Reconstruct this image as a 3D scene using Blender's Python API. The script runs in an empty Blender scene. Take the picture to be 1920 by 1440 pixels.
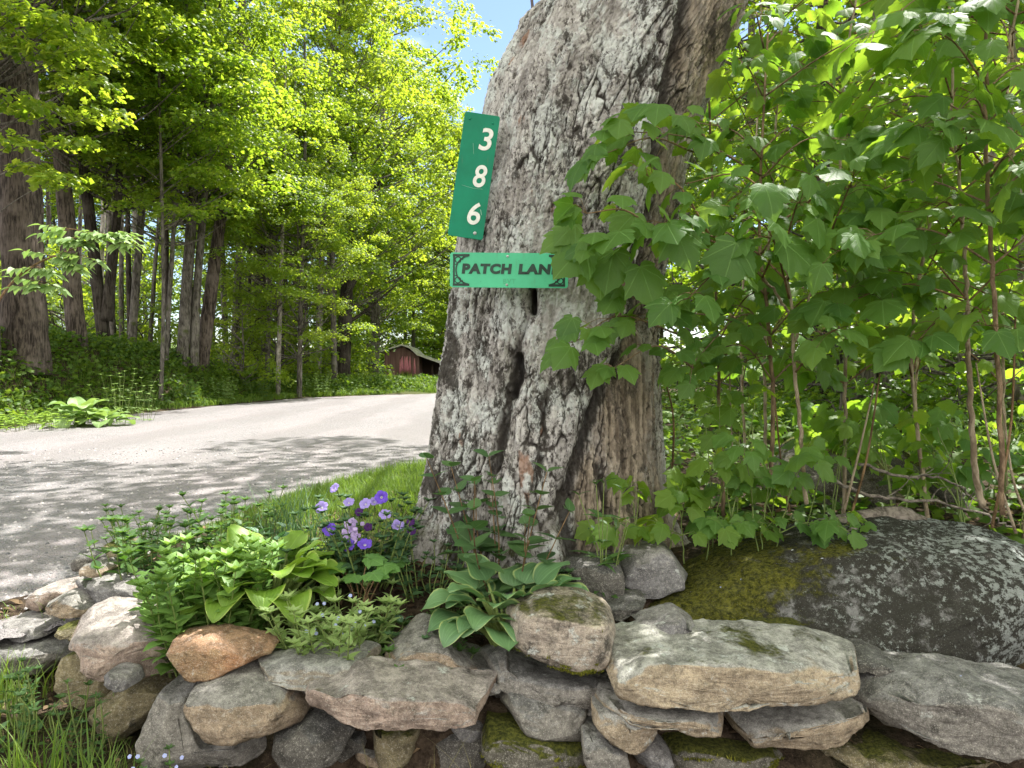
import bpy, math, random
import numpy as np
from mathutils import Vector, Matrix, Quaternion

SC = bpy.context.scene
COL = SC.collection
TAU = 2 * math.pi
F = 26.0 / 36.0 * 1920.0            # focal length in photo pixels
CAM = np.array([0.0, 0.0, 1.25])
HORIZON = 690.0
PITCH = math.atan((720.0 - HORIZON) / F)
CP, SP = math.cos(PITCH), math.sin(PITCH)

def P(px, py, d):
    """photo pixel at forward distance d (metres along +Y) -> world point"""
    a = (px - 960.0) / F
    b = -(py - 720.0) / F
    dx, dy, dz = a, CP + b * SP, b * CP - SP
    k = d / dy
    return np.array([dx * k, d, CAM[2] + dz * k])

def proj(V):
    r = V - CAM
    fw = r[:, 1] * CP - r[:, 2] * SP
    up = r[:, 1] * SP + r[:, 2] * CP
    fw = np.where(np.abs(fw) < 1e-6, 1e-6, fw)
    return 960 + F * r[:, 0] / fw, 720 - F * up / fw

# ------------------------------------------------------------------ noise
def _hash(ix, iy, iz, seed):
    h = (ix.astype(np.uint32) * np.uint32(374761393) + iy.astype(np.uint32) * np.uint32(668265263)
         + iz.astype(np.uint32) * np.uint32(2147483647) + np.uint32((seed * 974711 + 12345) & 0xffffffff))
    h = (h ^ (h >> np.uint32(13))) * np.uint32(1274126177)
    h = (h ^ (h >> np.uint32(16))) * np.uint32(2246822519)
    return h ^ (h >> np.uint32(15))

def pn(x, y, z, seed=0):
    """gradient noise, about -1..1"""
    x, y, z = np.broadcast_arrays(np.asarray(x, float), np.asarray(y, float), np.asarray(z, float))
    fx, fy, fz = np.floor(x), np.floor(y), np.floor(z)
    ix, iy, iz = fx.astype(np.int64), fy.astype(np.int64), fz.astype(np.int64)
    x, y, z = x - fx, y - fy, z - fz
    u, v, w = x*x*x*(x*(x*6-15)+10), y*y*y*(y*(y*6-15)+10), z*z*z*(z*(z*6-15)+10)
    def g(dx, dy, dz):
        h = _hash(ix + dx, iy + dy, iz + dz, seed)
        a = (h & np.uint32(1023)).astype(float) / 1023 * 2 - 1
        b = ((h >> np.uint32(10)) & np.uint32(1023)).astype(float) / 1023 * 2 - 1
        c = ((h >> np.uint32(20)) & np.uint32(1023)).astype(float) / 1023 * 2 - 1
        return a * (x - dx) + b * (y - dy) + c * (z - dz)
    def L(a, b, t): return a + (b - a) * t
    return 1.5 * L(L(L(g(0,0,0), g(1,0,0), u), L(g(0,1,0), g(1,1,0), u), v),
                   L(L(g(0,0,1), g(1,0,1), u), L(g(0,1,1), g(1,1,1), u), v), w)

def fbm(x, y, z, octv=4, seed=0, gain=0.5):
    s, a, f = 0, 1.0, 1.0
    for i in range(octv):
        s = s + a * pn(x * f, y * f, z * f, seed + i * 17)
        a *= gain; f *= 2.03
    return s

def worley(u, v, seed=0):
    """2-D cells: (F1, F2, random value of the nearest cell)"""
    fu, fv = np.floor(u), np.floor(v); f1 = np.full(u.shape, 9.0); f2 = np.full(u.shape, 9.0); cid = np.zeros(u.shape)
    for du in (-1, 0, 1):
        for dv in (-1, 0, 1):
            cu_, cv_ = (fu + du).astype(np.int64), (fv + dv).astype(np.int64)
            h = _hash(cu_, cv_, np.zeros_like(cu_), seed)
            a = (h & np.uint32(1023)).astype(float) / 1023; b = ((h >> np.uint32(10)) & np.uint32(1023)).astype(float) / 1023; c = ((h >> np.uint32(20)) & np.uint32(1023)).astype(float) / 1023
            d = np.hypot(cu_ + a - u, cv_ + b - v); nr = d < f1
            f2 = np.where(nr, f1, np.minimum(f2, d)); cid = np.where(nr, c, cid); f1 = np.where(nr, d, f1)
    return f1, f2, cid

def sstep(a, b, x):
    t = np.clip((x - a) / (b - a), 0, 1)
    return t * t * (3 - 2 * t)

def unit(v):
    v = np.asarray(v, float)
    return v / np.maximum(np.linalg.norm(v, axis=-1, keepdims=True), 1e-9)

# ------------------------------------------------------------------ objects
def tag(o, label=None, cat=None, group=None, kind=None):
    if label: o['label'] = label
    if cat: o['category'] = cat
    if group: o['group'] = group
    if kind: o['kind'] = kind
    return o

def thing(name, label, cat, loc=(0, 0, 0), group=None):
    o = bpy.data.objects.new(name, None)
    o.empty_display_size = 0.1
    o.location = [float(c) for c in loc]
    COL.objects.link(o)
    return tag(o, label, cat, group)

class Acc:
    def __init__(s):
        s.V, s.F3, s.F4, s.A, s.n = [], [], [], {}, 0
    def add(s, V, F3=None, F4=None, **attrs):
        V = np.asarray(V, float).reshape(-1, 3)
        for k in list(s.A):
            if k not in attrs: attrs[k] = 0.0
        for k, a in attrs.items():
            if k not in s.A:
                w = 3 if k == 'luv' else 1
                s.A[k] = [np.zeros((s.n, w))] if s.n else []
            a = np.asarray(a, float)
            w = 3 if k == 'luv' else 1
            a = np.broadcast_to(a.reshape(-1, w) if a.ndim else np.full((1, w), float(a)), (len(V), w))
            s.A[k].append(a)
        if F3 is not None and len(F3): s.F3.append(np.asarray(F3, np.int64).reshape(-1, 3) + s.n)
        if F4 is not None and len(F4): s.F4.append(np.asarray(F4, np.int64).reshape(-1, 4) + s.n)
        s.V.append(V); s.n += len(V)
        return s
    def mesh(s, name, mats, origin=(0, 0, 0), smooth=True):
        me = bpy.data.meshes.new(name)
        V = np.concatenate(s.V) - np.asarray(origin, float)
        f3 = np.concatenate(s.F3) if s.F3 else np.zeros((0, 3), np.int64)
        f4 = np.concatenate(s.F4) if s.F4 else np.zeros((0, 4), np.int64)
        nl = f3.size + f4.size
        me.vertices.add(len(V)); me.vertices.foreach_set('co', V.astype(np.float32).ravel())
        me.loops.add(nl); me.loops.foreach_set('vertex_index', np.concatenate([f3.ravel(), f4.ravel()]).astype(np.int32))
        np_ = len(f3) + len(f4)
        me.polygons.add(np_)
        st = np.concatenate([np.arange(len(f3)) * 3, f3.size + np.arange(len(f4)) * 4]).astype(np.int32)
        me.polygons.foreach_set('loop_start', st)
        me.polygons.foreach_set('use_smooth', np.full(np_, bool(smooth)))
        me.update(calc_edges=True)
        for k, parts in s.A.items():
            a = np.concatenate(parts)
            if k == 'luv':
                at = me.attributes.new(k, 'FLOAT_VECTOR', 'POINT'); at.data.foreach_set('vector', a.astype(np.float32).ravel())
            else:
                at = me.attributes.new(k, 'FLOAT', 'POINT'); at.data.foreach_set('value', a.astype(np.float32).ravel())
        for m in (mats if isinstance(mats, (list, tuple)) else [mats]): me.materials.append(m)
        return me
    def build(s, name, mat, parent=None, origin=None, smooth=True):
        """origin: world point; when parented the geometry is expressed relative to the parent's location"""
        if parent is not None:
            org = np.array(parent.location) if parent.parent is None else np.array(parent.location) + np.array(parent.parent.location)
            me = s.mesh(name, mat, org, smooth)
            o = bpy.data.objects.new(name, me); COL.objects.link(o); o.parent = parent
        else:
            org = np.zeros(3) if origin is None else np.asarray(origin, float)
            me = s.mesh(name, mat, org, smooth)
            o = bpy.data.objects.new(name, me); COL.objects.link(o); o.location = org.tolist()
        return o

def tube(acc, pts, radii, seg=8, cap=True, **attrs):
    pts = np.asarray(pts, float); n = len(pts)
    radii = np.broadcast_to(np.asarray(radii, float), (n,))
    T = unit(np.gradient(pts, axis=0))
    ref = np.array([0.0, 0, 1]) if abs(T[0][2]) < 0.8 else np.array([1.0, 0, 0])
    A = unit(np.cross(T, ref)); B = np.cross(T, A)
    th = np.linspace(0, TAU, seg, endpoint=False)
    V = pts[:, None] + radii[:, None, None] * (np.cos(th)[None, :, None] * A[:, None] + np.sin(th)[None, :, None] * B[:, None])
    V = V.reshape(-1, 3)
    i = np.arange(n - 1)[:, None] * seg; j = np.arange(seg)[None]; k = (j + 1) % seg
    Q = np.stack([i + j, i + k, i + seg + k, i + seg + j], -1).reshape(-1, 4)
    f3 = None
    if cap:
        V = np.vstack([V, pts[:1], pts[-1:]])
        a, b = n * seg, n * seg + 1
        jj = np.arange(seg); kk = (jj + 1) % seg
        f3 = np.vstack([np.stack([np.full(seg, a), kk, jj], -1), np.stack([np.full(seg, b), (n - 1) * seg + jj, (n - 1) * seg + kk], -1)])
    acc.add(V, f3, Q, **attrs)

def spline(pts, n):
    pts = np.asarray(pts, float)
    if len(pts) == 2:
        t = np.linspace(0, 1, n)[:, None]
        return pts[0] * (1 - t) + pts[1] * t
    t = np.linspace(0, len(pts) - 1, n)
    q = np.vstack([2 * pts[0] - pts[1], pts, 2 * pts[-1] - pts[-2]])
    i = np.minimum(t.astype(int), len(pts) - 2); f = (t - i)[:, None]
    p0, p1, p2, p3 = q[i], q[i + 1], q[i + 2], q[i + 3]
    return 0.5 * (2*p1 + (p2-p0)*f + (2*p0-5*p1+4*p2-p3)*f**2 + (3*p1-p0-3*p2+p3)*f**3)

# ------------------------------------------------------------------ materials
class NT:
    def __init__(s, name):
        s.m = bpy.data.materials.new(name); s.m.use_nodes = True
        s.t = s.m.node_tree; s.t.nodes.clear()
        s.out = s.n('ShaderNodeOutputMaterial')
    def n(s, typ, **kw):
        nd = s.t.nodes.new(typ)
        for k, v in kw.items(): setattr(nd, k, v)
        return nd
    def put(s, sock, v):
        if v is None: return
        if hasattr(v, 'is_output') or isinstance(v, bpy.types.NodeSocket): s.t.links.new(v, sock)
        elif isinstance(v, (tuple, list)) and len(v) == 3 and sock.type == 'RGBA': sock.default_value = (*v, 1)
        else: sock.default_value = v
    def math(s, op, a, b=None, c=None, clamp=False):
        nd = s.n('ShaderNodeMath', operation=op, use_clamp=clamp)
        for i, v in enumerate((a, b, c)): s.put(nd.inputs[i], v)
        return nd.outputs[0]
    def mix(s, f, a, b, typ='MIX'):
        nd = s.n('ShaderNodeMix', data_type='RGBA', blend_type=typ)
        s.put(nd.inputs[0], f); s.put(nd.inputs[6], a); s.put(nd.inputs[7], b)
        return nd.outputs[2]
    def ramp(s, v, a, b, lo=0.0, hi=1.0, smooth=True):
        nd = s.n('ShaderNodeMapRange', interpolation_type='SMOOTHSTEP' if smooth else 'LINEAR')
        s.put(nd.inputs[0], v); s.put(nd.inputs[1], a); s.put(nd.inputs[2], b); s.put(nd.inputs[3], lo); s.put(nd.inputs[4], hi)
        return nd.outputs[0]
    def attr(s, name, vec=False):
        nd = s.n('ShaderNodeAttribute', attribute_name=name)
        return nd.outputs['Vector'] if vec else nd.outputs['Fac']
    def noise(s, vec, scale, detail=4, rough=0.55, w=None, out='Fac', dist=0.0):
        nd = s.n('ShaderNodeTexNoise', noise_dimensions='4D' if w is not None else '3D')
        s.put(nd.inputs['Vector'], vec); s.put(nd.inputs['Scale'], scale); s.put(nd.inputs['Detail'], detail)
        s.put(nd.inputs['Roughness'], rough); s.put(nd.inputs['Distortion'], dist)
        if w is not None: s.put(nd.inputs['W'], w)
        return nd.outputs[out]
    def voro(s, vec, scale, feature='F1', out='Distance', rnd=1.0):
        nd = s.n('ShaderNodeTexVoronoi', feature=feature)
        s.put(nd.inputs['Vector'], vec); s.put(nd.inputs['Scale'], scale); s.put(nd.inputs['Randomness'], rnd)
        return nd.outputs[out]
    def coord(s, which='Object'):
        return s.n('ShaderNodeTexCoord').outputs[which]
    def scale(s, vec, sx, sy, sz):
        nd = s.n('ShaderNodeMapping'); s.put(nd.inputs['Vector'], vec); nd.inputs['Scale'].default_value = (sx, sy, sz)
        return nd.outputs[0]
    def bump(s, h, strength=0.5, dist=0.01, normal=None):
        nd = s.n('ShaderNodeBump'); s.put(nd.inputs['Height'], h)
        nd.inputs['Strength'].default_value = strength; nd.inputs['Distance'].default_value = dist
        if normal is not None: s.put(nd.inputs['Normal'], normal)
        return nd.outputs[0]
    def pbsdf(s, col, rough=0.8, spec=0.3, normal=None, metal=0.0):
        nd = s.n('ShaderNodeBsdfPrincipled')
        s.put(nd.inputs['Base Color'], col); s.put(nd.inputs['Roughness'], rough); s.put(nd.inputs['Specular IOR Level'], spec)
        s.put(nd.inputs['Metallic'], metal)
        if normal is not None: s.put(nd.inputs['Normal'], normal)
        return nd.outputs[0]
    def done(s, shader):
        s.t.links.new(shader, s.out.inputs[0]); return s.m

def leaf_shader(t, col, tcol, trans, rough, spec, normal=None):
    a = t.pbsdf(col, rough, spec, normal)
    b = t.n('ShaderNodeBsdfTranslucent'); t.put(b.inputs[0], tcol)
    if normal is not None: t.put(b.inputs['Normal'], normal)
    mx = t.n('ShaderNodeMixShader'); t.put(mx.inputs[0], trans)
    t.t.links.new(a, mx.inputs[1]); t.t.links.new(b.outputs[0], mx.inputs[2])
    return mx.outputs[0]

def leaf_mat(name, dark, light, tdark, tlight, trans=0.4, rough=0.5, spec=0.35):
    t = NT(name); k = t.attr('tint')
    return t.done(leaf_shader(t, t.mix(k, dark, light), t.mix(k, tdark, tlight), trans, rough, spec))

def plain_mat(name, col, rough=0.6, spec=0.3, var=0.15, scale=30, bump=0.0):
    t = NT(name); c = t.coord(); n = t.noise(c, scale, 5)
    k = t.ramp(n, 0.3, 0.7)
    dk = tuple(x * (1 - var) for x in col); lt = tuple(min(1, x * (1 + var)) for x in col)
    nm = t.bump(n, bump, 0.004) if bump else None
    return t.done(t.pbsdf(t.mix(k, dk, lt), rough, spec, nm))

def rock_mat(name, front, top, lich=0.2, moss=0.0, dark=0.3, rust=0.0, scale=1.0):
    """front: fresh stone colour; top: weathered crust on upward faces; lichen, moss and dark crust as patches"""
    t = NT(name); c = t.coord('Object'); w = t.n('ShaderNodeObjectInfo').outputs['Random']
    w = t.math('MULTIPLY', w, 37.0)
    nz = t.n('ShaderNodeSeparateXYZ'); t.put(nz.inputs[0], t.n('ShaderNodeNewGeometry').outputs['Normal'])
    big = t.noise(c, 5 * scale, 5, 0.6, w); mid = t.noise(c, 19 * scale, 6, 0.65, w); fine = t.noise(c, 95 * scale, 4, 0.7, w)
    strat = t.noise(t.scale(c, 7, 9, 60), 1.0 * scale, 4, 0.6, w, dist=0.6)
    g_ = sum(front) / 3; front = tuple((x * .86 + g_ * .14) * 1.2 for x in front); top = (top[0] * 1.25, top[1] * 1.2, top[2] * 1.12)
    d1 = tuple(x * 0.62 for x in front); d2 = tuple(min(1, x * 1.3) for x in front)
    col = t.mix(t.ramp(mid, 0.3, 0.7), d1, d2)
    col = t.mix(t.ramp(strat, 0.4, 0.75, 0, 0.5), col, tuple(x * 0.55 for x in front))
    if rust: col = t.mix(t.ramp(big, 0.42, 0.62, 0, rust), col, (0.42, 0.17, 0.07))
    tk = t.math('ADD', nz.outputs[2], t.math('MULTIPLY', t.math('SUBTRACT', big, 0.5), 1.3))
    tk = t.math('ADD', tk, t.math('MULTIPLY', t.math('SUBTRACT', mid, 0.5), 0.6))
    tcol = t.mix(t.ramp(mid, 0.35, 0.68), tuple(x * 0.5 for x in top), tuple(min(1, x * 1.35) for x in top))
    col = t.mix(t.ramp(tk, .46, .74), col, tcol)
    dn = t.noise(c, 11 * scale, 8, 0.7, t.math('ADD', w, 5.0))
    if dark: col = t.mix(t.ramp(dn, 0.62 - dark * 0.28, 0.72 - dark * 0.2, 0, 0.85), col, (0.028, 0.026, 0.022))
    ln = t.noise(c, 14 * scale, 8, 0.72, t.math('ADD', w, 11.0))
    if lich: col = t.mix(t.ramp(ln, 0.66 - lich * 0.24, 0.72 - lich * 0.22, 0, 0.85), col, t.mix(fine, (0.42, 0.45, 0.42), (0.62, 0.64, 0.6)))
    grain = t.noise(c, 330 * scale, 3, .75, w); cut = t.noise(t.scale(c, 3, 3, 8), 2.2 * scale, 7, .7, t.math('ADD', w, 3.0))
    col = t.mix(t.ramp(grain, .36, .58, .34, 0), col, (.03, .027, .023), 'MIX')
    col = t.mix(t.ramp(grain, .56, .70, 0, .5), col, (.62, .58, .50))
    col = t.mix(t.ramp(fine, .36, .5, .38, 0), col, (.05, .045, .038)); col = t.mix(t.ramp(fine, .54, .68, 0, .35), col, (.55, .52, .46))
    speck = t.voro(c, 160 * scale)
    col = t.mix(t.ramp(speck, 0.1, 0.24, 0.35, 0), col, (0.7, 0.68, 0.62))
    if moss:
        mk = t.math('ADD', t.math('MULTIPLY', nz.outputs[2], 0.55), t.noise(c, 4.5 * scale, 7, 0.7, t.math('ADD', w, 21.0)))
        mcol = t.mix(t.ramp(fine, 0.35, 0.65), (.030, .036, .008), (.12, .125, .022))
        mk = t.ramp(mk, 1.12 - moss * 0.62, 1.22 - moss * 0.55)
        col = t.mix(mk, col, mcol)
    h = t.math('ADD', t.math('MULTIPLY', mid, 0.5), t.math('MULTIPLY', fine, 0.25))
    h = t.math('ADD', h, t.math('MULTIPLY', strat, 0.35)); h = t.math('ADD', h, t.math('MULTIPLY', grain, .12))
    if moss: h = t.math('ADD', h, t.math('MULTIPLY', mk, t.math('ADD', t.math('MULTIPLY', fine, 0.7), 0.2)))
    nm = t.bump(h, .9, 0.024)
    return t.done(t.pbsdf(col, 0.9, 0.2, nm))

def bark_mat(name, a, b, moss=0.0, sx=26.0, sz=4.0):
    t = NT(name); c = t.coord('Object')
    v = t.scale(c, sx, sx, sz)
    n = t.noise(v, 1.0, 6, 0.65, t.math('MULTIPLY', t.n('ShaderNodeObjectInfo').outputs['Random'], 31.0), dist=0.4)
    big = t.noise(c, 2.0, 4, 0.6)
    col = t.mix(t.ramp(n, 0.38, 0.62), a, b)
    col = t.mix(t.ramp(big, 0.45, 0.7, 0, 0.5), col, tuple(min(1, x * 1.5 + 0.03) for x in b))
    if moss: col = t.mix(t.ramp(t.noise(c, 5, 5), 0.62 - moss * 0.2, 0.72, 0, 0.8), col, (0.07, 0.09, 0.02))
    return t.done(t.pbsdf(col, 0.95, 0.1, t.bump(n, 1.0, 0.03)))

# ------------------------------------------------------------------ leaf shapes: x along base->tip, y across, z normal
def fold(xy, droop=0.25, cup=0.12, twist=0.0):
    x, y = xy[:, 0], xy[:, 1]
    z = -droop * np.clip(x, 0, 2) ** 2 + cup * np.abs(y) - 0.35 * cup * 4 * y ** 2 + twist * x * y
    return np.column_stack([x, y, z])

_half = np.array([(0,0),(-.09,.07),(-.12,.17),(-.08,.29),(.0,.42),(.07,.37),(.13,.40),(.2,.46),(.26,.45),(.33,.53),(.40,.52),(.60,.585),
                  (.57,.49),(.58,.44),(.56,.40),(.55,.37),(.61,.35),(.66,.36),(.70,.30),(.77,.27),(.81,.19),(.88,.12),(1.0,0)])
def maple_template(droop=0.3, cup=0.1, twist=0.0, slim=1.0):
    ol = np.vstack([_half, _half[-2:0:-1] * [1, -1]]); ol = ol * [1, slim]
    c = np.array([.25, 0.0]); n = len(ol)
    V2 = np.vstack([c[None], c + (ol - c) * 0.52, ol])
    j = np.arange(n); k = (j + 1) % n
    F3 = np.stack([np.zeros(n, int), 1 + j, 1 + k], -1)[:, ::-1]
    F4 = np.stack([1 + j, 1 + n + j, 1 + n + k, 1 + k], -1)[:, ::-1]
    V = fold(V2, droop, cup, twist)
    rr = np.hypot(V2[:, 0], V2[:, 1])
    V[:, 2] += -0.25 * np.abs(V2[:, 1]) ** 1.5 + 0.03 * np.sin(V2[:, 0] * 15 + V2[:, 1] * 9) * rr
    return V, F3, F4, np.column_stack([V2, np.zeros(len(V2))])
MAPLES = [maple_template(.15, .12, .05), maple_template(.35, .05, -.1, .95), maple_template(.5, .15, .12, 1.05), maple_template(.25, -.1, 0., 1.0), maple_template(.6, .02, .2, .92)]
# small far maple leaf
FARMAPLE = (np.array([(0,0,0),(.12,.45,-.06),(.42,.24,-.02),(.55,.52,-.14),(1,0,-.2),(.55,-.52,-.14),(.42,-.24,-.02),(.12,-.45,-.06),(.4,0,.03)]),
            np.array([(8,1,0),(8,2,1),(8,3,2),(8,4,3),(8,5,4),(8,6,5),(8,7,6),(8,0,7)]), None, None)
DIAMOND = (np.array([(0,0,0),(.4,.32,.06),(1,0,-.08),(.4,-.32,.06)]), np.array([(0,2,1),(0,3,2)]), None, None)
def ovate_template(w=0.55, droop=0.25, cup=0.25, nl=7, nw=2, tipp=1.0, base=0.6, wave=0.0):
    t = np.linspace(0, 1, nl); v = np.linspace(-1, 1, 2 * nw + 1)
    prof = w * 0.5 * (np.sin(np.pi * t ** base) ** 0.85) * (1 - 0.25 * t * tipp)
    T, W = np.meshgrid(t, v, indexing='ij')
    y = prof[:, None] * W
    z = -droop * T ** 2 + cup * np.abs(y) + wave * np.sin(T * 14 + W * 2) * np.abs(W) * 0.5
    V = np.column_stack([T.ravel(), y.ravel(), z.ravel()])
    m = 2 * nw + 1
    i = np.arange(nl - 1)[:, None] * m; j = np.arange(m - 1)[None]
    F4 = np.stack([i + j, i + m + j, i + m + j + 1, i + j + 1], -1).reshape(-1, 4)
    return V, None, F4, np.column_stack([T.ravel(), W.ravel(), np.zeros(T.size)])
OVATE = ovate_template(0.55, .3, .3, 6, 1)
ROUND = ovate_template(0.85, .2, .15, 7, 2, base=0.75)
LANCE = ovate_template(0.26, .5, .3, 6, 1)

def place(acc, tmpl, pos, tip, nrm, size, tint, luv=True):
    """many copies of one leaf shape into an accumulator"""
    tv, f3, f4, uv = tmpl
    pos = np.asarray(pos, float).reshape(-1, 3); n = len(pos)
    if n == 0: return
    X = unit(np.broadcast_to(tip, (n, 3))); N = np.broadcast_to(nrm, (n, 3))
    Y = unit(np.cross(N, X)); Z = np.cross(X, Y)
    s = np.broadcast_to(np.asarray(size, float), (n,))[:, None, None]
    V = pos[:, None] + s * (tv[None, :, :1] * X[:, None] + tv[None, :, 1:2] * Y[:, None] + tv[None, :, 2:] * Z[:, None])
    m = len(tv); off = (np.arange(n) * m)[:, None, None]
    a = dict(tint=np.repeat(np.broadcast_to(np.asarray(tint, float), (n,)), m))
    if luv and uv is not None: a['luv'] = np.tile(uv, (n, 1))
    acc.add(V.reshape(-1, 3), (f3[None] + off).reshape(-1, 3) if f3 is not None else None,
            (f4[None] + off).reshape(-1, 4) if f4 is not None else None, **a)

def blades(acc, rng, pos, h, lean=0.5, w=0.006, seg=4, tint=None, dirs=None):
    pos = np.asarray(pos, float).reshape(-1, 3); n = len(pos)
    h = np.broadcast_to(h, (n,)) * rng.uniform(0.6, 1.25, n)
    az = rng.uniform(0, TAU, n) if dirs is None else dirs
    d = np.column_stack([np.cos(az), np.sin(az), 0 * az]); s = np.column_stack([-np.sin(az), np.cos(az), 0 * az])
    ln = lean * rng.uniform(0.2, 1.4, n)
    t = np.linspace(0, 1, seg + 1)
    ctr = pos[:, None] + (d * (h * ln)[:, None])[:, None] * (t ** 2)[None, :, None]
    ctr[:, :, 2] += h[:, None] * (t[None] * (1 - 0.35 * np.clip(ln, 0, 1.5)[:, None] * t[None]))
    ww = w * rng.uniform(0.6, 1.4, n)[:, None] * (1 - t[None] ** 1.6 * 0.95)
    V = np.stack([ctr - s[:, None] * ww[..., None], ctr + s[:, None] * ww[..., None]], 2).reshape(-1, 3)
    m = 2 * (seg + 1)
    i = np.arange(seg) * 2
    q = np.stack([i, i + 1, i + 3, i + 2], -1)
    Q = (q[None] + (np.arange(n) * m)[:, None, None]).reshape(-1, 4)
    tt = rng.uniform(0, 1, n) if tint is None else np.broadcast_to(tint, (n,))
    acc.add(V, None, Q, tint=np.repeat(tt, m))
# ================================================================== world, sun, camera
w = bpy.data.worlds.new("World"); SC.world = w; w.use_nodes = True
wt = w.node_tree; bg = wt.nodes['Background']
SUN_EL, SUN_AZ = math.radians(62), math.radians(40)     # azimuth measured from +Y towards +X
sky = wt.nodes.new('ShaderNodeTexSky'); sky.sky_type = 'NISHITA'; sky.sun_disc = False
sky.sun_elevation = SUN_EL; sky.sun_rotation = SUN_AZ; sky.air_density = 1.0; sky.dust_density = 0.6; sky.ozone_density = 1.5
sky.altitude = 400
_tc = wt.nodes.new('ShaderNodeTexCoord'); _sx = wt.nodes.new('ShaderNodeSeparateXYZ'); wt.links.new(_tc.outputs['Generated'], _sx.inputs[0])
_mp = wt.nodes.new('ShaderNodeMapping'); _mp.inputs['Scale'].default_value = (1, 1, 2.2); wt.links.new(_tc.outputs['Generated'], _mp.inputs[0])
_nz = wt.nodes.new('ShaderNodeTexNoise'); _nz.inputs['Scale'].default_value = 3.2; _nz.inputs['Detail'].default_value = 7; _nz.inputs['Roughness'].default_value = .58
wt.links.new(_mp.outputs[0], _nz.inputs['Vector'])
def _m(op, a, b):
    n_ = wt.nodes.new('ShaderNodeMath'); n_.operation = op
    for i_, v_ in enumerate((a, b)):
        if isinstance(v_, (int, float)): n_.inputs[i_].default_value = v_
        else: wt.links.new(v_, n_.inputs[i_])
    return n_.outputs[0]
# broken white cloud, added thick behind and overhead as neutral fill, thin ahead
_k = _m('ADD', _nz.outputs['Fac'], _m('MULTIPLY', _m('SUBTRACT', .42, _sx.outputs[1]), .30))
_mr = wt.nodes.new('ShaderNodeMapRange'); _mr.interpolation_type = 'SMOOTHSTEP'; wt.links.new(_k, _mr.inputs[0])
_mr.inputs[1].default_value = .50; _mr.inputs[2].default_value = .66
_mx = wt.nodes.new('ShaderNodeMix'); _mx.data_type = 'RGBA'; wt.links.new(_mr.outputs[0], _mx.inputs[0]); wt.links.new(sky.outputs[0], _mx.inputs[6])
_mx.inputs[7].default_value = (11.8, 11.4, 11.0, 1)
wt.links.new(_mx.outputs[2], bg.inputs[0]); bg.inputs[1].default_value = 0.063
to_sun = Vector((math.sin(SUN_AZ) * math.cos(SUN_EL), math.cos(SUN_AZ) * math.cos(SUN_EL), math.sin(SUN_EL)))
ld = bpy.data.lights.new('sun', 'SUN'); ld.energy = 3.3; ld.angle = math.radians(0.55); ld.color = (1.0, 0.96, 0.91)
lo = bpy.data.objects.new('sun', ld); lo.rotation_euler = to_sun.to_track_quat('Z', 'Y').to_euler(); lo.location = (10, 5, 30); COL.objects.link(lo)
cd = bpy.data.cameras.new('camera'); cd.lens = 26; cd.sensor_width = 36; cd.clip_start = 0.05; cd.clip_end = 2000
co = bpy.data.objects.new('camera', cd); co.location = CAM.tolist(); co.rotation_euler = (math.pi / 2 - PITCH, 0, 0); COL.objects.link(co)
SC.camera = co
SC.view_settings.view_transform = 'Standard'; SC.view_settings.look = 'None'; SC.view_settings.exposure = 2.02; SC.view_settings.gamma = 1
cy = SC.cycles
cy.max_bounces = 8; cy.diffuse_bounces = 5; cy.glossy_bounces = 2; cy.transmission_bounces = 6; cy.transparent_max_bounces = 4
cy.caustics_reflective = False; cy.caustics_refractive = False; cy.use_denoising = True; cy.sample_clamp_indirect = 6.0

# ================================================================== ground
def road_L(y): return np.interp(y, [-20, 12, 17, 24, 27.4, 30, 34, 40], [-8.6, -8.3, -8.0, -6.9, -4.4, -1.5, 6, 30])
def road_R(y): return np.interp(y, [-20, 1.8, 2.75, 3.2, 4.25, 5.5, 6.8, 8, 12, 18, 23, 25.5, 28, 34], [-4.2, -3.2, -2.35, -1.98, -1.85, -1.3, -0.55, -.35, -.3, .2, 1.5, 5, 14, 30])
def wall_y(x): return np.interp(x, [-2.6, -1.95, -1.3, -.85, -.37, .2, .75, 1.27, 3, 9], [3.6, 3.0, 2.48, 2.24, 2.14, 2.12, 2.06, 2.0, 1.95, 1.9])
def roadness(x, y):
    a = np.minimum(x - road_L(y), road_R(y) - x)
    a = np.where(y > 31, -3, a)
    lane = np.minimum(np.minimum(y - 11.6, 14.6 - y), np.minimum(x + 1.0, 26 - x))
    return np.maximum(a, lane)
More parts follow.
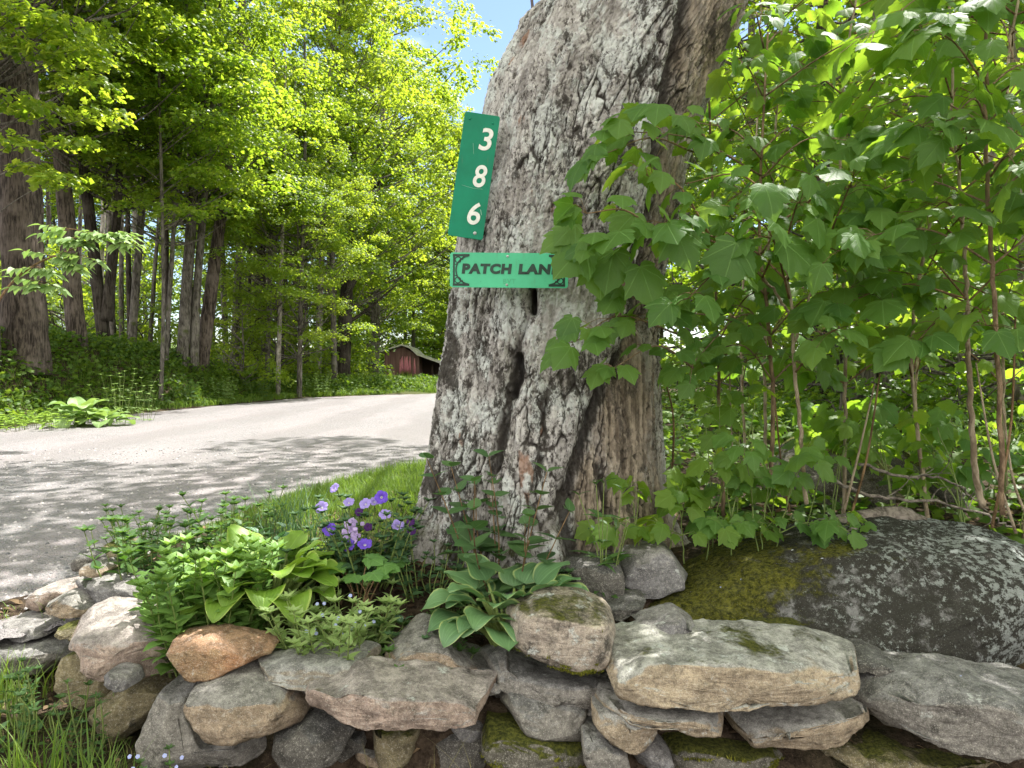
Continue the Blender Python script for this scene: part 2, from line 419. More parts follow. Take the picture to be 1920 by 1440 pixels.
def ground_z(x, y):
    x = np.asarray(x, float); y = np.asarray(y, float)
    rd = roadness(x, y) + 0.16 * pn(x * 1.6, y * 1.6, 0, 5) + 0.07 * pn(x * 6, y * 6, 0, 6)
    front = 0.02 + .10 * sstep(-.5, -2.2, x) + .16 * sstep(2.55, 3.2, y) * sstep(-1.2, -2, x) + .03 * pn(x * 2, y * 2, 0, 7)
    bed = .24 - .08 * sstep(.2, .8, x) + (.25 + .08 * sstep(.2, .8, x)) * sstep(.05, .75 + .3 * sstep(.2, .9, x), y - wall_y(x)) + .02 * pn(x * 3, y * 3, 0, 8)
    t = sstep(-.03, .09, y - wall_y(x)) * sstep(-2.6, -1.9, x)
    near = front * (1 - t) + bed * t
    H = 1.45 * (1 - 0.85 * sstep(17, 28, y))
    left = .33 + H * sstep(.15, 2.1, -rd) + .05 * np.clip(-rd - 2, 0, 20) + .07 * pn(x * .9, y * .9, 0, 9)
    near = near + .03 * np.clip(x - 2, 0, 60) + .05 * pn(x * .8, y * .8, 3, 9) * sstep(2, 5, np.abs(x) + y)
    side = np.where(x < road_L(y) + .5 * (road_R(y) - road_L(y)), left, near)
    side = np.where(y > 31, .33 + .012 * (y - 31) + 1.5 * sstep(-8, -20, x), side)
    z = .30 + (side - .30) * sstep(.0, .55, -rd)
    z = np.where(rd > 0, .30 - .10 * sstep(0, .25, rd), z)
    far = np.hypot(x, y)
    return z + 3.0 * sstep(70, 160, far) * sstep(0, 60, np.abs(x + 2))

def grid(xs, ys, zf):
    X, Y = np.meshgrid(xs, ys); Z = zf(X, Y)
    m = len(xs); i = np.arange(len(ys) - 1)[:, None] * m; j = np.arange(m - 1)[None]
    Q = np.stack([i + j, i + j + 1, i + m + j + 1, i + m + j], -1).reshape(-1, 4)
    return np.column_stack([X.ravel(), Y.ravel(), Z.ravel()]), Q
def axis(lo, hi, step, far, g=1.12):
    a = list(np.arange(lo, hi, step)); s = step
    while a[-1] < far: s *= g; a.append(a[-1] + s)
    s = step; b = [a[0]]
    while b[-1] > -far: s *= g; b.append(b[-1] - s)
    return np.array(b[:0:-1] + a)
V, Q = grid(axis(-3.0, 2.6, .03, 900, 1.10), axis(1.0, 5.0, .03, 900, 1.10), ground_z)
t = NT('ground_soil'); c = t.coord()
n1 = t.noise(c, 1.1, 6); n2 = t.noise(c, 24, 6, .7); n3 = t.noise(c, 130, 3, .7)
soil = t.mix(t.ramp(n2, .35, .65), (.028, .020, .014), (.11, .08, .055))
soil = t.mix(t.ramp(n3, .62, .7, 0, .8), soil, (.24, .19, .14))
soil = t.mix(t.ramp(n1, .5, .62, 0, .4), soil, (.045, .055, .018))
spg = t.n('ShaderNodeSeparateXYZ'); t.put(spg.inputs[0], c)
soil = t.mix(t.ramp(spg.outputs[1], 24, 32, 0, .85), soil, t.mix(n2, (.05, .09, .018), (.12, .18, .04)))
ground_m = t.done(t.pbsdf(soil, .95, .1, t.bump(t.math('ADD', n2, t.math('MULTIPLY', n3, .5)), 1.0, .03)))
g = Acc().add(V, None, Q).build('ground', ground_m); tag(g, 'dark soil and leaf litter of the forest floor and garden', 'ground', kind='structure')

# gravel road: its sheet lies under the shoulders and shows where the ground dips below it
rx = np.concatenate([np.arange(-10, -3.4, .2), np.arange(-3.4, 0, .06), np.arange(0, 27, .5)])
ry = np.concatenate([np.arange(-18, 2, .5), np.arange(2, 9, .06), np.arange(9, 33, .25)])
def road_z(x, y):
    d = roadness(x, y)
    return .272 + .02 * np.sin(np.clip(d, 0, 3)) + .014 * pn(x * .8, y * .35, 0, 31) + .012 * pn(x * 3, y * 2, 0, 33) + .004 * pn(x * 11, y * 11, 0, 34)
V, Q = grid(rx, ry, road_z)
keep = roadness(V[:, 0], V[:, 1]) > -0.7
Q = Q[keep[Q].all(1)]
used = np.unique(Q); remap = np.zeros(len(V), int); remap[used] = np.arange(len(used))
t = NT('gravel'); c = t.coord()
cell = t.n('ShaderNodeTexVoronoi'); t.put(cell.inputs['Vector'], c); t.put(cell.inputs['Scale'], 62.0)
cell2 = t.n('ShaderNodeTexVoronoi'); t.put(cell2.inputs['Vector'], c); t.put(cell2.inputs['Scale'], 150.0)
sc_ = t.n('ShaderNodeSeparateColor'); t.put(sc_.inputs[0], cell.outputs['Color'])
sc2 = t.n('ShaderNodeSeparateColor'); t.put(sc2.inputs[0], cell2.outputs['Color'])
big = t.noise(t.scale(c, 1, .35, 1), 1.6, 5)
col = t.mix(sc_.outputs[0], (.145, .147, .153), (.38, .37, .37))
col = t.mix(t.ramp(sc_.outputs[1], .72, .8, 0, .7), col, (.40, .31, .31))
col = t.mix(.45, col, t.mix(sc2.outputs[0], (.16, .155, .155), (.42, .40, .39)))
col = t.mix(t.ramp(big, .4, .65, 0, .55), col, (.34, .30, .30))
sxr = t.n('ShaderNodeSeparateXYZ'); t.put(sxr.inputs[0], c)
trk = t.math('ABSOLUTE', t.math('SINE', t.math('ADD', t.math('MULTIPLY', sxr.outputs[0], 1.75), t.math('MULTIPLY', t.noise(c, .35, 2), 2.0))))
col = t.mix(t.math('MULTIPLY', t.ramp(trk, .55, .95), t.ramp(big, .3, .6, .25, .6)), col, (.22, .21, .205))
col = t.mix(t.ramp(t.noise(c, 9, 5, .7), .62, .7, 0, .5), col, (.20, .17, .15))
h = t.math('SUBTRACT', t.math('MULTIPLY', t.math('SUBTRACT', 1.0, cell.outputs[0]), sc_.outputs[2]), t.math('MULTIPLY', cell2.outputs[0], .5))
road_m = t.done(t.pbsdf(col, .9, .2, t.bump(h, 1.0, .02)))
r = Acc().add(V[used], None, remap[Q]).build('road', road_m); tag(r, 'pale gravel road running away beside the old tree', 'road', kind='structure')

# ================================================================== the old maple
Lp = np.array([(-1400,1500),(-900,1330),(-500,1215),(-250,1130),(-60,1068),(0,1035),(35,995),(60,972),(100,955),(135,938),(180,915),(240,902),(330,884),(450,858),(540,846),(650,831),(740,815),(850,801),(950,788),(1000,778),(1040,768),(1080,764)], float)
Rp = np.array([(-1400,1700),(-900,1600),(-500,1530),(-250,1480),(-60,1430),(0,1405),(60,1385),(130,1352),(200,1325),(300,1292),(450,1262),(540,1246),(650,1238),(740,1240),(850,1243),(950,1246),(1000,1250),(1040,1262),(1080,1270)], float)
DC = 3.25
def row(py):
    L, R = np.interp(py, Lp[:, 0], Lp[:, 1]), np.interp(py, Rp[:, 0], Rp[:, 1])
    return (L + R) / 2, (R - L) / 2
def hero_trunk():
    z = np.concatenate([np.linspace(.34, 3.05, 800), np.linspace(3.06, 5.4, 70)])
    q = np.column_stack([0 * z, 0 * z + DC, z]); _, py = proj(q)
    cx, hw = row(py)
    k = DC / F
    cx, a = (cx - 960) * k, hw * k * 0.985
    a = np.convolve(np.pad(a, 6, 'edge'), np.ones(13) / 13, 'valid'); cx = np.convolve(np.pad(cx, 6, 'edge'), np.ones(13) / 13, 'valid')
    NTH = 640
    f = np.linspace(0, 1, int(NTH * .78), endpoint=False)
    th = np.concatenate([math.pi + f * math.pi, np.linspace(0, math.pi, NTH - len(f), endpoint=False)])  # pi..2pi = camera side
    TH, Z = np.meshgrid(th, z); A = a[:, None]; CX = cx[:, None]
    e = 2 / 2.35
    ux = np.sign(np.cos(TH)) * np.abs(np.cos(TH)) ** e; uy = np.sign(np.sin(TH)) * np.abs(np.sin(TH)) ** e
    lean_back = .35 * sstep(1.9, 5.5, Z)
    X = CX + A * ux; Y = DC + lean_back + A * .98 * uy
    nx, ny = np.cos(TH), np.sin(TH)
    PX, PY = proj(np.column_stack([X.ravel(), Y.ravel(), Z.ravel()])); PX = PX.reshape(X.shape); PY = PY.reshape(X.shape)
    front = sstep(.05, -.25, ny)
    # large lobes and root flare
    S = TH * .48
    lob = .030 * pn(np.cos(TH) * 2.2 + Z * .25, np.sin(TH) * 2.2, Z * .45, 3) + .022 * pn(np.cos(TH) * 5, np.sin(TH) * 5, Z * .9, 4)
    flare = .16 * np.exp(-np.clip(Z - .42, 0, 9) / .16) * (.45 + .55 * np.sin(TH * 7 + 1.2 + 1.5 * pn(np.cos(TH) * 2, np.sin(TH) * 2, 0, 8)))
    # carved seams and holes: (pixel polyline, width px, depth m)
    carve = np.zeros_like(X); seamk = np.zeros_like(X)
    def seg_d(pl):
        d = np.full(X.shape, 1e9)
        for (x0, y0), (x1, y1) in zip(pl[:-1], pl[1:]):
            vx, vy = x1 - x0, y1 - y0; L2 = vx * vx + vy * vy + 1e-9
            tt = np.clip(((PX - x0) * vx + (PY - y0) * vy) / L2, 0, 1)
            d = np.minimum(d, np.hypot(PX - x0 - tt * vx, PY - y0 - tt * vy))
        return d + 3.0 * pn(PX * .05, PY * .05, 0, 77)
    seams = [([(1320,-160),(1300,-40),(1288,60),(1268,150),(1250,260),(1242,400),(1225,520),(1215,600)], 20, .10),
             ([(1215,600),(1180,660),(1140,720),(1110,790),(1085,860),(1062,930),(1058,985),(1075,1050)], 15, .075),
             ([(960,660),(966,700),(955,740),(948,790),(938,850),(925,890)], 9, .035),
             ([(968,672),(970,712),(958,742)], 10, .10), ([(997,545),(998,585)], 7, .09), ([(1000,540),(985,610),(968,660)], 8, .022),
             ([(1010,985),(1000,930),(1015,860)], 8, .02),
             ([(960,420),(950,500),(962,560)], 6, .015), ([(1130,880),(1150,960),(1145,1040)], 10, .04), ([(1195,760),(1185,850),(1190,960)], 9, .03)]
    for pl, wd, dp in seams:
        d = seg_d(pl); m = np.exp(-np.clip(d, 0, None) ** 2 / (wd * wd)) * front
        carve = np.maximum(carve, dp * m); seamk = np.maximum(seamk, m * min(1, dp / .05))
    # the decayed right flank sits back from the main stem
    dec = sstep(0, 26, PX - np.interp(PY, [-200, 0, 150, 400, 600, 720, 860, 940, 1050], [1330, 1295, 1265, 1240, 1210, 1140, 1085, 1060, 1072])) * front
    back = .045 * dec
    # bark: fissured plates, long in the direction of the grain
    wz = .10 * pn(S * 5, Z * 2, 0, 11); ws = .03 * pn(S * 4, Z * 3, 1, 12)
    n1 = pn((S + ws) * 19, (Z + wz) * 3.2, .3, 21) + .45 * pn((S + ws) * 46, (Z + wz) * 13, .3, 22)
    n2 = pn((S + ws) * 52, (Z + wz) * 10, 1.3, 23) + .3 * pn(S * 110, Z * 50, 3, 28)
    n3 = pn((S + ws) * 95, (Z + wz) * 50, 2.3, 24)
    rough = sstep(-.6, .25, fbm(S * 3.2, Z * 1.6, 0, 3, 25))
    c1 = np.exp(-(n1 / .095) ** 2); c2 = np.exp(-(n2 / .15) ** 2)
    fade = np.where(Z > 3.06, .3, 1.0)
    wu = .34 * pn(S * 9, Z * 5, 5, 41) + .16 * pn(S * 34, Z * 22, 5, 42)
    f1, f2, cid = worley(S * 25 + wu, Z * 4.3 + wu * .5, 5); e1 = f2 - f1
    g1, g2, cid2 = worley(S * 58 + wu * 1.6, Z * 13 + wu, 9); e2 = g2 - g1
    c1 = np.maximum(np.exp(-(e1 / .085) ** 2) * sstep(-.5, .3, pn(S * 6, Z * 4, 7, 43)), .55 * c1 * (n1 > -9)); c2 = np.maximum(np.exp(-(e2 / .10) ** 2) * .85, .3 * c2)
    flake = (cid - .5) * .009 + (cid2 - .5) * .0055 + .004 * np.clip(e1 * 1.5, 0, 1)
    plate = fbm(S * 9, Z * 5, 4, 4, 26)
    disp = lob + flare - carve - back + fade * flake * (.35 + .65 * rough) + .008 * plate * rough + fade * (-.013 * c1 * (.35 + .65 * rough) - .006 * c2 * (.4 + .6 * rough) + .005 * n3 * (.3 + rough) + .0034 * fbm(S * 150, Z * 90, 0, 2, 27))
    striate = pn(S * 60, Z * 3.5, 0, 30)
    disp = disp + dec * (.012 * striate + .008 * pn(S * 22, Z * 2.5, 0, 29))
    # blobs of burr at the left shoulder
    X = X + nx * disp; Y = Y + ny * disp
    V = np.column_stack([X.ravel(), Y.ravel(), Z.ravel()])
    nr, nc = X.shape
    i = np.arange(nr - 1)[:, None] * nc; j = np.arange(nc)[None]; k2 = (j + 1) % nc
    Qd = np.stack([i + j, i + k2, i + nc + k2, i + nc + j], -1).reshape(-1, 4)
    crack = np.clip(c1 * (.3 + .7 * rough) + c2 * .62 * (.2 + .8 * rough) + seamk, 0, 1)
    return V, Qd, dict(crack=crack.ravel(), decay=dec.ravel(), rough=rough.ravel(), grain=(n3 * .5 + .5 + .3 * n2).ravel(), flake=(.6 * cid + .4 * cid2).ravel())

t = NT('old_maple_bark'); c = t.coord()
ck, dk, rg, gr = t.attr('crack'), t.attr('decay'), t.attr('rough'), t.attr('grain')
big = t.noise(t.scale(c, 5, 5, 2.6), 1.0, 6, .65); mid = t.noise(t.scale(c, 20, 20, 9), 1.0, 7, .7); fine = t.noise(c, 150, 4, .7)
col = t.mix(t.ramp(mid, .32, .66), (.31, .295, .28), (.56, .54, .515))
col = t.mix(t.ramp(gr, .3, .85, .35, 0), col, (.13, .115, .10))
col = t.mix(t.ramp(t.attr('flake'), .25, .8, .30, 0), col, (.16, .14, .125)); col = t.mix(t.ramp(t.attr('flake'), .62, .95, 0, .45), col, (.62, .60, .57))
lk = t.noise(t.scale(c, 8, 8, 5), 1.0, 9, .74)
spx = t.n('ShaderNodeSeparateXYZ'); t.put(spx.inputs[0], c)
col = t.mix(t.ramp(lk, .48, .58, 0, .85), col, t.mix(fine, (.42, .45, .43), (.62, .64, .62)))        # pale crust lichen
dn = t.noise(t.scale(c, 7, 7, 4), 1.0, 9, .76); dn2 = t.math('ADD', dn, t.math('MULTIPLY', rg, .09))
col = t.mix(t.ramp(t.math('ADD', dn2, t.math('MULTIPLY', t.ramp(spx.outputs[0], -.12, -.42), .04)), .60, .665, 0, .92), col, (.040, .036, .030))                               # black mossy crust
fl = t.noise(t.scale(c, 52, 52, 30), 1.0, 6, .75)
col = t.mix(t.math('MULTIPLY', t.ramp(fl, .52, .585, 0, .88), t.ramp(dn2, .42, .56, .25, 1)), col, (.055, .048, .042))
rn = t.noise(t.scale(c, 9, 9, 3.2), 1.0, 3, .5, 3.0)
col = t.mix(t.ramp(rn, .665, .70, 0, .8), col, t.mix(mid, (.13, .06, .04), (.36, .22, .15)))        # bare inner bark
dcol = t.mix(t.ramp(t.noise(t.scale(c, 40, 40, 4), 1.0, 6, .65), .35, .65), (.11, .085, .06), (.40, .33, .25))
dcol = t.mix(t.ramp(dn, .5, .62, 0, .8), dcol, (.05, .046, .04))
col = t.mix(t.math('MULTIPLY', dk, t.ramp(big, .3, .55, .35, .95)), col, dcol)
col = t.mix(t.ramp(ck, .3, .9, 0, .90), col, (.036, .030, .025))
sp = t.n('ShaderNodeSeparateXYZ'); t.put(sp.inputs[0], c)
mk = t.math('MULTIPLY', t.ramp(sp.outputs[2], .35, -.05), t.ramp(t.noise(c, 9, 6, .7), .5, .62))
col = t.mix(t.math('MULTIPLY', mk, .8), col, (.07, .075, .02))
hh = t.math('ADD', t.math('MULTIPLY', fine, .35), t.math('ADD', t.math('MULTIPLY', mid, .6), t.math('MULTIPLY', lk, .5)))
old_bark = t.done(t.pbsdf(col, .92, .15, t.bump(hh, .9, .012)))
hero = thing('old_maple_tree', 'massive old leaning maple with pale lichen crusted bark that carries both green signs', 'tree', (.12, 3.25, .45))
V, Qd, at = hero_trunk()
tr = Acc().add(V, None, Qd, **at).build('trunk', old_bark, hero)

# ================================================================== signs
def text_mesh(body, h, bold=0.0, shear=0.0, ext=0.0006, sx=1.0):
    cu = bpy.data.curves.new('lettering', 'FONT'); cu.body = body; cu.size = 1.0; cu.align_x = 'CENTER'; cu.align_y = 'CENTER'
    cu.offset = bold; cu.space_character = 1.12; cu.shear = shear; cu.extrude = 0.01; cu.resolution_u = 6; cu.fill_mode = 'BOTH'
    ob = bpy.data.objects.new('lettering', cu); COL.objects.link(ob)
    dg = bpy.context.evaluated_depsgraph_get(); dg.update()
    me = bpy.data.meshes.new_from_object(ob.evaluated_get(dg))
    bpy.data.objects.remove(ob); bpy.data.curves.remove(cu)
    n = len(me.vertices); v = np.zeros(n * 3); me.vertices.foreach_get('co', v); v = v.reshape(-1, 3)
    lo_, hi_ = v.min(0), v.max(0); k = h / (hi_[1] - lo_[1]); c_ = (lo_ + hi_) / 2
    v = (v - c_) * [k * sx, k, ext / .01 ] 
    fs = [tuple(p.vertices) for p in me.polygons]; bpy.data.meshes.remove(me)
    tri = []
    for f_ in fs:
        for q in range(1, len(f_) - 1): tri.append((f_[0], f_[q], f_[q + 1]))
    return v, np.array(tri)
class Plane:
    """a board: local (x right, y up, z towards the viewer)"""
    def __init__(s, o, rot, yaw):
        s.o = np.asarray(o, float); cr, sr = math.cos(rot), math.sin(rot); cyw, syw = math.cos(yaw), math.sin(yaw)
        R = np.array([[cyw, 0, 0], [syw, 0, 0], [0, 0, 0]])
        ex = np.array([cyw, syw, 0]); ez = np.array([0, 0, 1.0]); s.n = np.array([syw, -cyw, 0])
        s.x = cr * ex + sr * ez; s.y = -sr * ex + cr * ez
    def __call__(s, v):
        v = np.asarray(v, float).reshape(-1, 3)
        return s.o + v[:, :1] * s.x + v[:, 1:2] * s.y + v[:, 2:] * s.n
def plate(acc, pl, w_, h_, r_, th=.0022, skew=0.0, bend=0.0):
    pts = []
    for cx_, cy_, a0 in ((w_/2-r_, h_/2-r_, 0), (-w_/2+r_, h_/2-r_, 90), (-w_/2+r_, -h_/2+r_, 180), (w_/2-r_, -h_/2+r_, 270)):
        for a_ in range(0, 91, 15):
            q = math.radians(a0 + a_); pts.append((cx_ + r_ * math.cos(q), cy_ + r_ * math.sin(q)))
    pts = np.array(pts); n = len(pts)
    b = .0005
    rings = [np.column_stack([pts * 0.0, np.full(n, th)])[:1]]
    V = [np.array([[0, 0, th]])]
    inner = pts * (1 - 2 * b / min(w_, h_) * 1.0)
    for q, zz in ((inner, th), (pts, th - b), (pts, 0)): V.append(np.column_stack([q, np.full(n, zz)]))
    V.append(np.array([[0, 0, 0.0]])); V = np.vstack(V)
    V[:, 2] += bend * V[:, 0] ** 2
    j = np.arange(n); k = (j + 1) % n
    f3 = np.vstack([np.stack([0 * j, 1 + j, 1 + k], -1), np.stack([np.full(n, 3 * n + 1), 1 + 2 * n + k, 1 + 2 * n + j], -1)])
    f4 = np.vstack([np.stack([1 + r2 * n + j, 1 + (r2 + 1) * n + j, 1 + (r2 + 1) * n + k, 1 + r2 * n + k], -1) for r2 in (0, 1)])
    acc.add(pl(V), f3, f4)
def ribbon(acc, pl, pts, w_, z0, th=.0004, closed=False):
    pts = np.asarray(pts, float)
    if closed: tg = unit(np.roll(pts, -1, 0) - np.roll(pts, 1, 0))
    else: tg = unit(np.gradient(pts, axis=0))
    nn = np.column_stack([-tg[:, 1], tg[:, 0]]) * w_ / 2
    n = len(pts)
    V = np.vstack([np.column_stack([pts + nn, np.full(n, z0 + th)]), np.column_stack([pts - nn, np.full(n, z0 + th)]),
                   np.column_stack([pts + nn, np.full(n, z0)]), np.column_stack([pts - nn, np.full(n, z0)])])
    m = n if closed else n - 1
    j = np.arange(m); k = (j + 1) % n
    f4 = np.vstack([np.stack([j, n + j, n + k, k], -1), np.stack([2*n + j, j, k, 2*n + k], -1), np.stack([n + j, 3*n + j, 3*n + k, n + k], -1)])
    acc.add(pl(V), None, f4)
def bolt(acc, pl, x, y, z0, r_=.005):
    n = 12; th = np.linspace(0, TAU, n, endpoint=False)
    V = [np.column_stack([x + rr * np.cos(th), y + rr * np.sin(th), np.full(n, z0 + zz)]) for rr, zz in ((r_ * 1.35, 0), (r_ * 1.35, .0008), (r_, .001), (r_ * .9, .003), (r_ * .4, .0038))]
    V = np.vstack(V + [np.array([[x, y, z0 + .004]])]); j = np.arange(n); k = (j + 1) % n
    f4 = np.vstack([np.stack([a_ * n + j, a_ * n + k, (a_ + 1) * n + k, (a_ + 1) * n + j], -1) for a_ in range(4)])
    acc.add(pl(V), np.stack([4 * n + j, 4 * n + k, np.full(n, 5 * n)], -1), f4)

def sign_paint(name, a, rough, var=.12):
    t = NT(name); c = t.coord()
    n1 = t.noise(c, 7, 6, .6); n2 = t.noise(t.scale(c, 60, 60, 9), 1.0, 4); n3 = t.noise(c, 160, 3)
    col = t.mix(t.ramp(n1, .35, .7), tuple(x * (1 - var) for x in a), tuple(min(1, x * (1 + var)) for x in a))
    col = t.mix(t.ramp(n3, .67, .74, 0, .5), col, tuple(x * .45 for x in a))
    col = t.mix(t.ramp(n2, .62, .8, 0, .25), col, (.12, .16, .10))
    return t.done(t.pbsdf(col, rough, .2, t.bump(n1, .12, .01)))
green_m = sign_paint('green_sign_paint', (.003, .185, .100), .5)
mint_m = sign_paint('faded_mint_sign_paint', (.085, .47, .26), .55, .08)
ghost_m = plain_mat('faded_letter_ghost', (.070, .37, .20), .55, .3, .1)
white_m = plain_mat('white_reflective_sheet', (.66, .67, .62), .5, .4, .08, 60)
dark_m = plain_mat('dark_green_print', (.014, .040, .028), .5, .35, .25, 40)
steel_m = plain_mat('galvanised_bolt', (.42, .43, .42), .4, .6, .2, 90)

scratch_m = plain_mat('scratched_sign_film', (.18, .36, .27), .5, .3, .2)
k = 2.84 / F
pl = Plane(P(888.5, 330, 2.84), math.radians(-8.2), 0.02)
hs = thing('house_number_sign', 'upright dark green sign reading 3 8 6, tilted at the left edge of the trunk', 'sign', pl.o)
a = Acc(); plate(a, pl, 66 * k, 232 * k, .009); a.build('plate', green_m, hs, smooth=False)
for ch, dx, dy in (('3', 13, 70), ('8', 11.5, 1), ('6', 10.5, -69)):
    v, f_ = text_mesh(ch, 42 * k, .016, 0.10, .0006, 1.0)
    v[:, 0] *= (24 * k) / (v[:, 0].max() - v[:, 0].min())
    v += [dx * k, dy * k, .0032]
    Acc().add(pl(v), f_).build('digit', white_m, hs, smooth=False)
for dx, dy in ((17, -105), (21, 101), (-22, 103)):
    a = Acc(); bolt(a, pl, dx * k, dy * k, .0022, .0032 if dy > 0 else .005); a.build('bolt', steel_m if dy < 0 else green_m, hs)

for q_ in ([(21, -60), (23, -65), (24.5, -70)], [(8, 92), (9.5, 91)], [(-20, -20), (2, -23), (20, -22)], [(-10, 60), (-6, 40)]):
    a = Acc(); ribbon(a, pl, [(x_ * k, y_ * k) for x_, y_ in q_], (1.3 if len(q_) == 3 and q_[0][0] > 0 else .5) * k, .0024)
    a.build('scratch', scratch_m, hs, smooth=False)
k = 2.70 / F
pl = Plane(P(954.5, 507, 2.70), math.radians(-0.5), 0.0)
ss = thing('street_name_sign', 'horizontal faded mint green sign reading PATCH LANE, its end covered by a maple leaf', 'sign', pl.o)
a = Acc(); plate(a, pl, 221 * k, 65 * k, .010); a.build('plate', mint_m, ss, smooth=False)
for word, wd_, x_ in (('PATCH', 94, -41.5), ('LANE', 79, 56.5)):
    v, f_ = text_mesh(word, 19.5 * k, .060, 0.10, .0006, 1.0)
    v[:, 0] *= (wd_ * k) / (v[:, 0].max() - v[:, 0].min()); v += [x_ * k, 2.5 * k, .0032]
    Acc().add(pl(v), f_).build('lettering', dark_m, ss, smooth=False)
v, f_ = text_mesh('BVT', 9 * k, .004, 0.05, .0003, 1.0)
v[:, 0] *= (24 * k) / (v[:, 0].max() - v[:, 0].min()); v += [1 * k, -20.5 * k, .0028]
Acc().add(pl(v), f_).build('faint_lettering', ghost_m, ss, smooth=False)
for s_ in (-1, 1):
    a = Acc()
    def W(x, y): return (s_ * x * k, y * k)
    ribbon(a, pl, [W(-103, 28), W(-103, 14), W(-103, 0), W(-103, -14), W(-103, -28)], 3.4 * k, .0024)
    for u_ in (1, -1):
        ribbon(a, pl, [W(-105, u_ * 27.5), W(-90, u_ * 27.5), W(-74, u_ * 27.5)], 4.4 * k, .0029)
        ribbon(a, pl, [W(-95.5 + 5.4 * math.cos(q), u_ * 19 + 5.4 * math.sin(q)) for q in np.linspace(0, TAU, 20, endpoint=False)], 2.0 * k, .0034, closed=True)
        ribbon(a, pl, [W(-101, u_ * 10), W(-97, u_ * 11.5), W(-95, u_ * 13)], 1.8 * k, .0038)
        ribbon(a, pl, [W(-88, u_ * 19), W(-86, u_ * 22), W(-85.5, u_ * 26)], 1.8 * k, .0042)
    ribbon(a, pl, [W(-74 + -25 * math.sin(q), 26 * math.cos(q)) for q in np.linspace(.12, math.pi - .12, 28)], 2.4 * k, .0046)
    a.build('corner_ornament', dark_m, ss, smooth=False)
for dx, dy in ((-3, 26), (-4, -27)):
    a = Acc(); bolt(a, pl, dx * k, dy * k, .0022, .0035); a.build('bolt', steel_m, ss)
# ================================================================== stones of the dry stone wall
ZO = {1: (0, 960), 2: (640, 960), 3: (1280, 960)}
def chaikin(p, n=1, r=.25):
    for _ in range(n):
        q = np.roll(p, -1, 0)
        p = np.stack([p * (1 - r) + q * r, p * r + q * (1 - r)], 1).reshape(-1, 2)
    return p
def resample(p, n):
    q = np.vstack([p, p[:1]]); s = np.r_[0, np.cumsum(np.hypot(*np.diff(q, axis=0).T))]
    t = np.linspace(0, s[-1], n, endpoint=False)
    return np.column_stack([np.interp(t, s, q[:, 0]), np.interp(t, s, q[:, 1])])
def rock_shape(poly_px, d, thick, top=.2, seed=0, pw=3.2, rough=1.0, N=None, tilt=0.0, clip=10):
    """closed stone: its outline (photo pixels, set at distance d) swept through `thick` metres front to back;
    `top` drops the upper front edge so that the upper face shows"""
    p = np.asarray(poly_px, float)
    tv = (p[:, 1].max() - p[:, 1]) / np.ptp(p[:, 1]); kt = min(.62, max(.06, top * 1.35)); kt = min(kt, .5 * np.ptp(p[:, 1]) * d / max(1.0, (p[:, 1].min() - 690) * thick))
    W = np.array([P(x, y, d + thick * (kt * tv_ - .04)) for (x, y), tv_ in zip(p, tv)])[:, [0, 2]]
    size = max(np.ptp(W[:, 0]), np.ptp(W[:, 1]))
    if N is None: N = int(np.clip(size / .0042, 90, 240))
    area = .5 * np.sum(W[:, 0] * np.roll(W[:, 1], -1) - np.roll(W[:, 0], -1) * W[:, 1])
    if area < 0: W = W[::-1]
    W = resample(chaikin(W, 2, .13), N)
    c = W.mean(0); lo, hi = W.min(0), W.max(0); H = hi[1] - lo[1]
    M = max(24, int(N * .36))
    # profile: angle from front pole (0) to back pole (pi)
    ph = np.linspace(0, math.pi, M + 1)[1:-1]
    e = 2 / pw
    s = np.sin(ph) ** e; yv = -np.sign(np.cos(ph)) * np.abs(np.cos(ph)) ** e * thick / 2
    rings = c[None, None] + (W - c)[None] * s[:, None, None]
    fr = np.clip(-yv / (thick / 2), 0, 1)            # 1 at the front face, 0 from the middle backwards
    fz = sstep(-.15, 1.0, (rings[:, :, 1] - c[1]) / (hi[1] - c[1] + 1e-6))
    rings[:, :, 1] -= .22 * top * H * fz * fr[:, None] ** 2.5
    Y = np.broadcast_to(yv[:, None], rings.shape[:2]) + tilt * (rings[:, :, 1] - c[1])
    V = np.stack([rings[:, :, 0], Y + d + thick * .40, rings[:, :, 1]], -1).reshape(-1, 3)
    m = M - 1
    V = np.vstack([V, [[c[0], d + thick * .40 - thick / 2, c[1] - top * H * .05]], [[c[0], d + thick * .40 + thick / 2, c[1]]]])
    i = np.arange(m - 1)[:, None] * N; j = np.arange(N)[None]; k = (j + 1) % N
    Qd = np.stack([i + j, i + k, i + N + k, i + N + j], -1).reshape(-1, 4)
    jj = np.arange(N); kk = (jj + 1) % N
    f3 = np.vstack([np.stack([0 * jj + m * N, kk, jj], -1), np.stack([0 * jj + m * N + 1, (m - 1) * N + jj, (m - 1) * N + kk], -1)])
    return finish_rock(V, f3, Qd, size, seed, rough, clip), f3, Qd
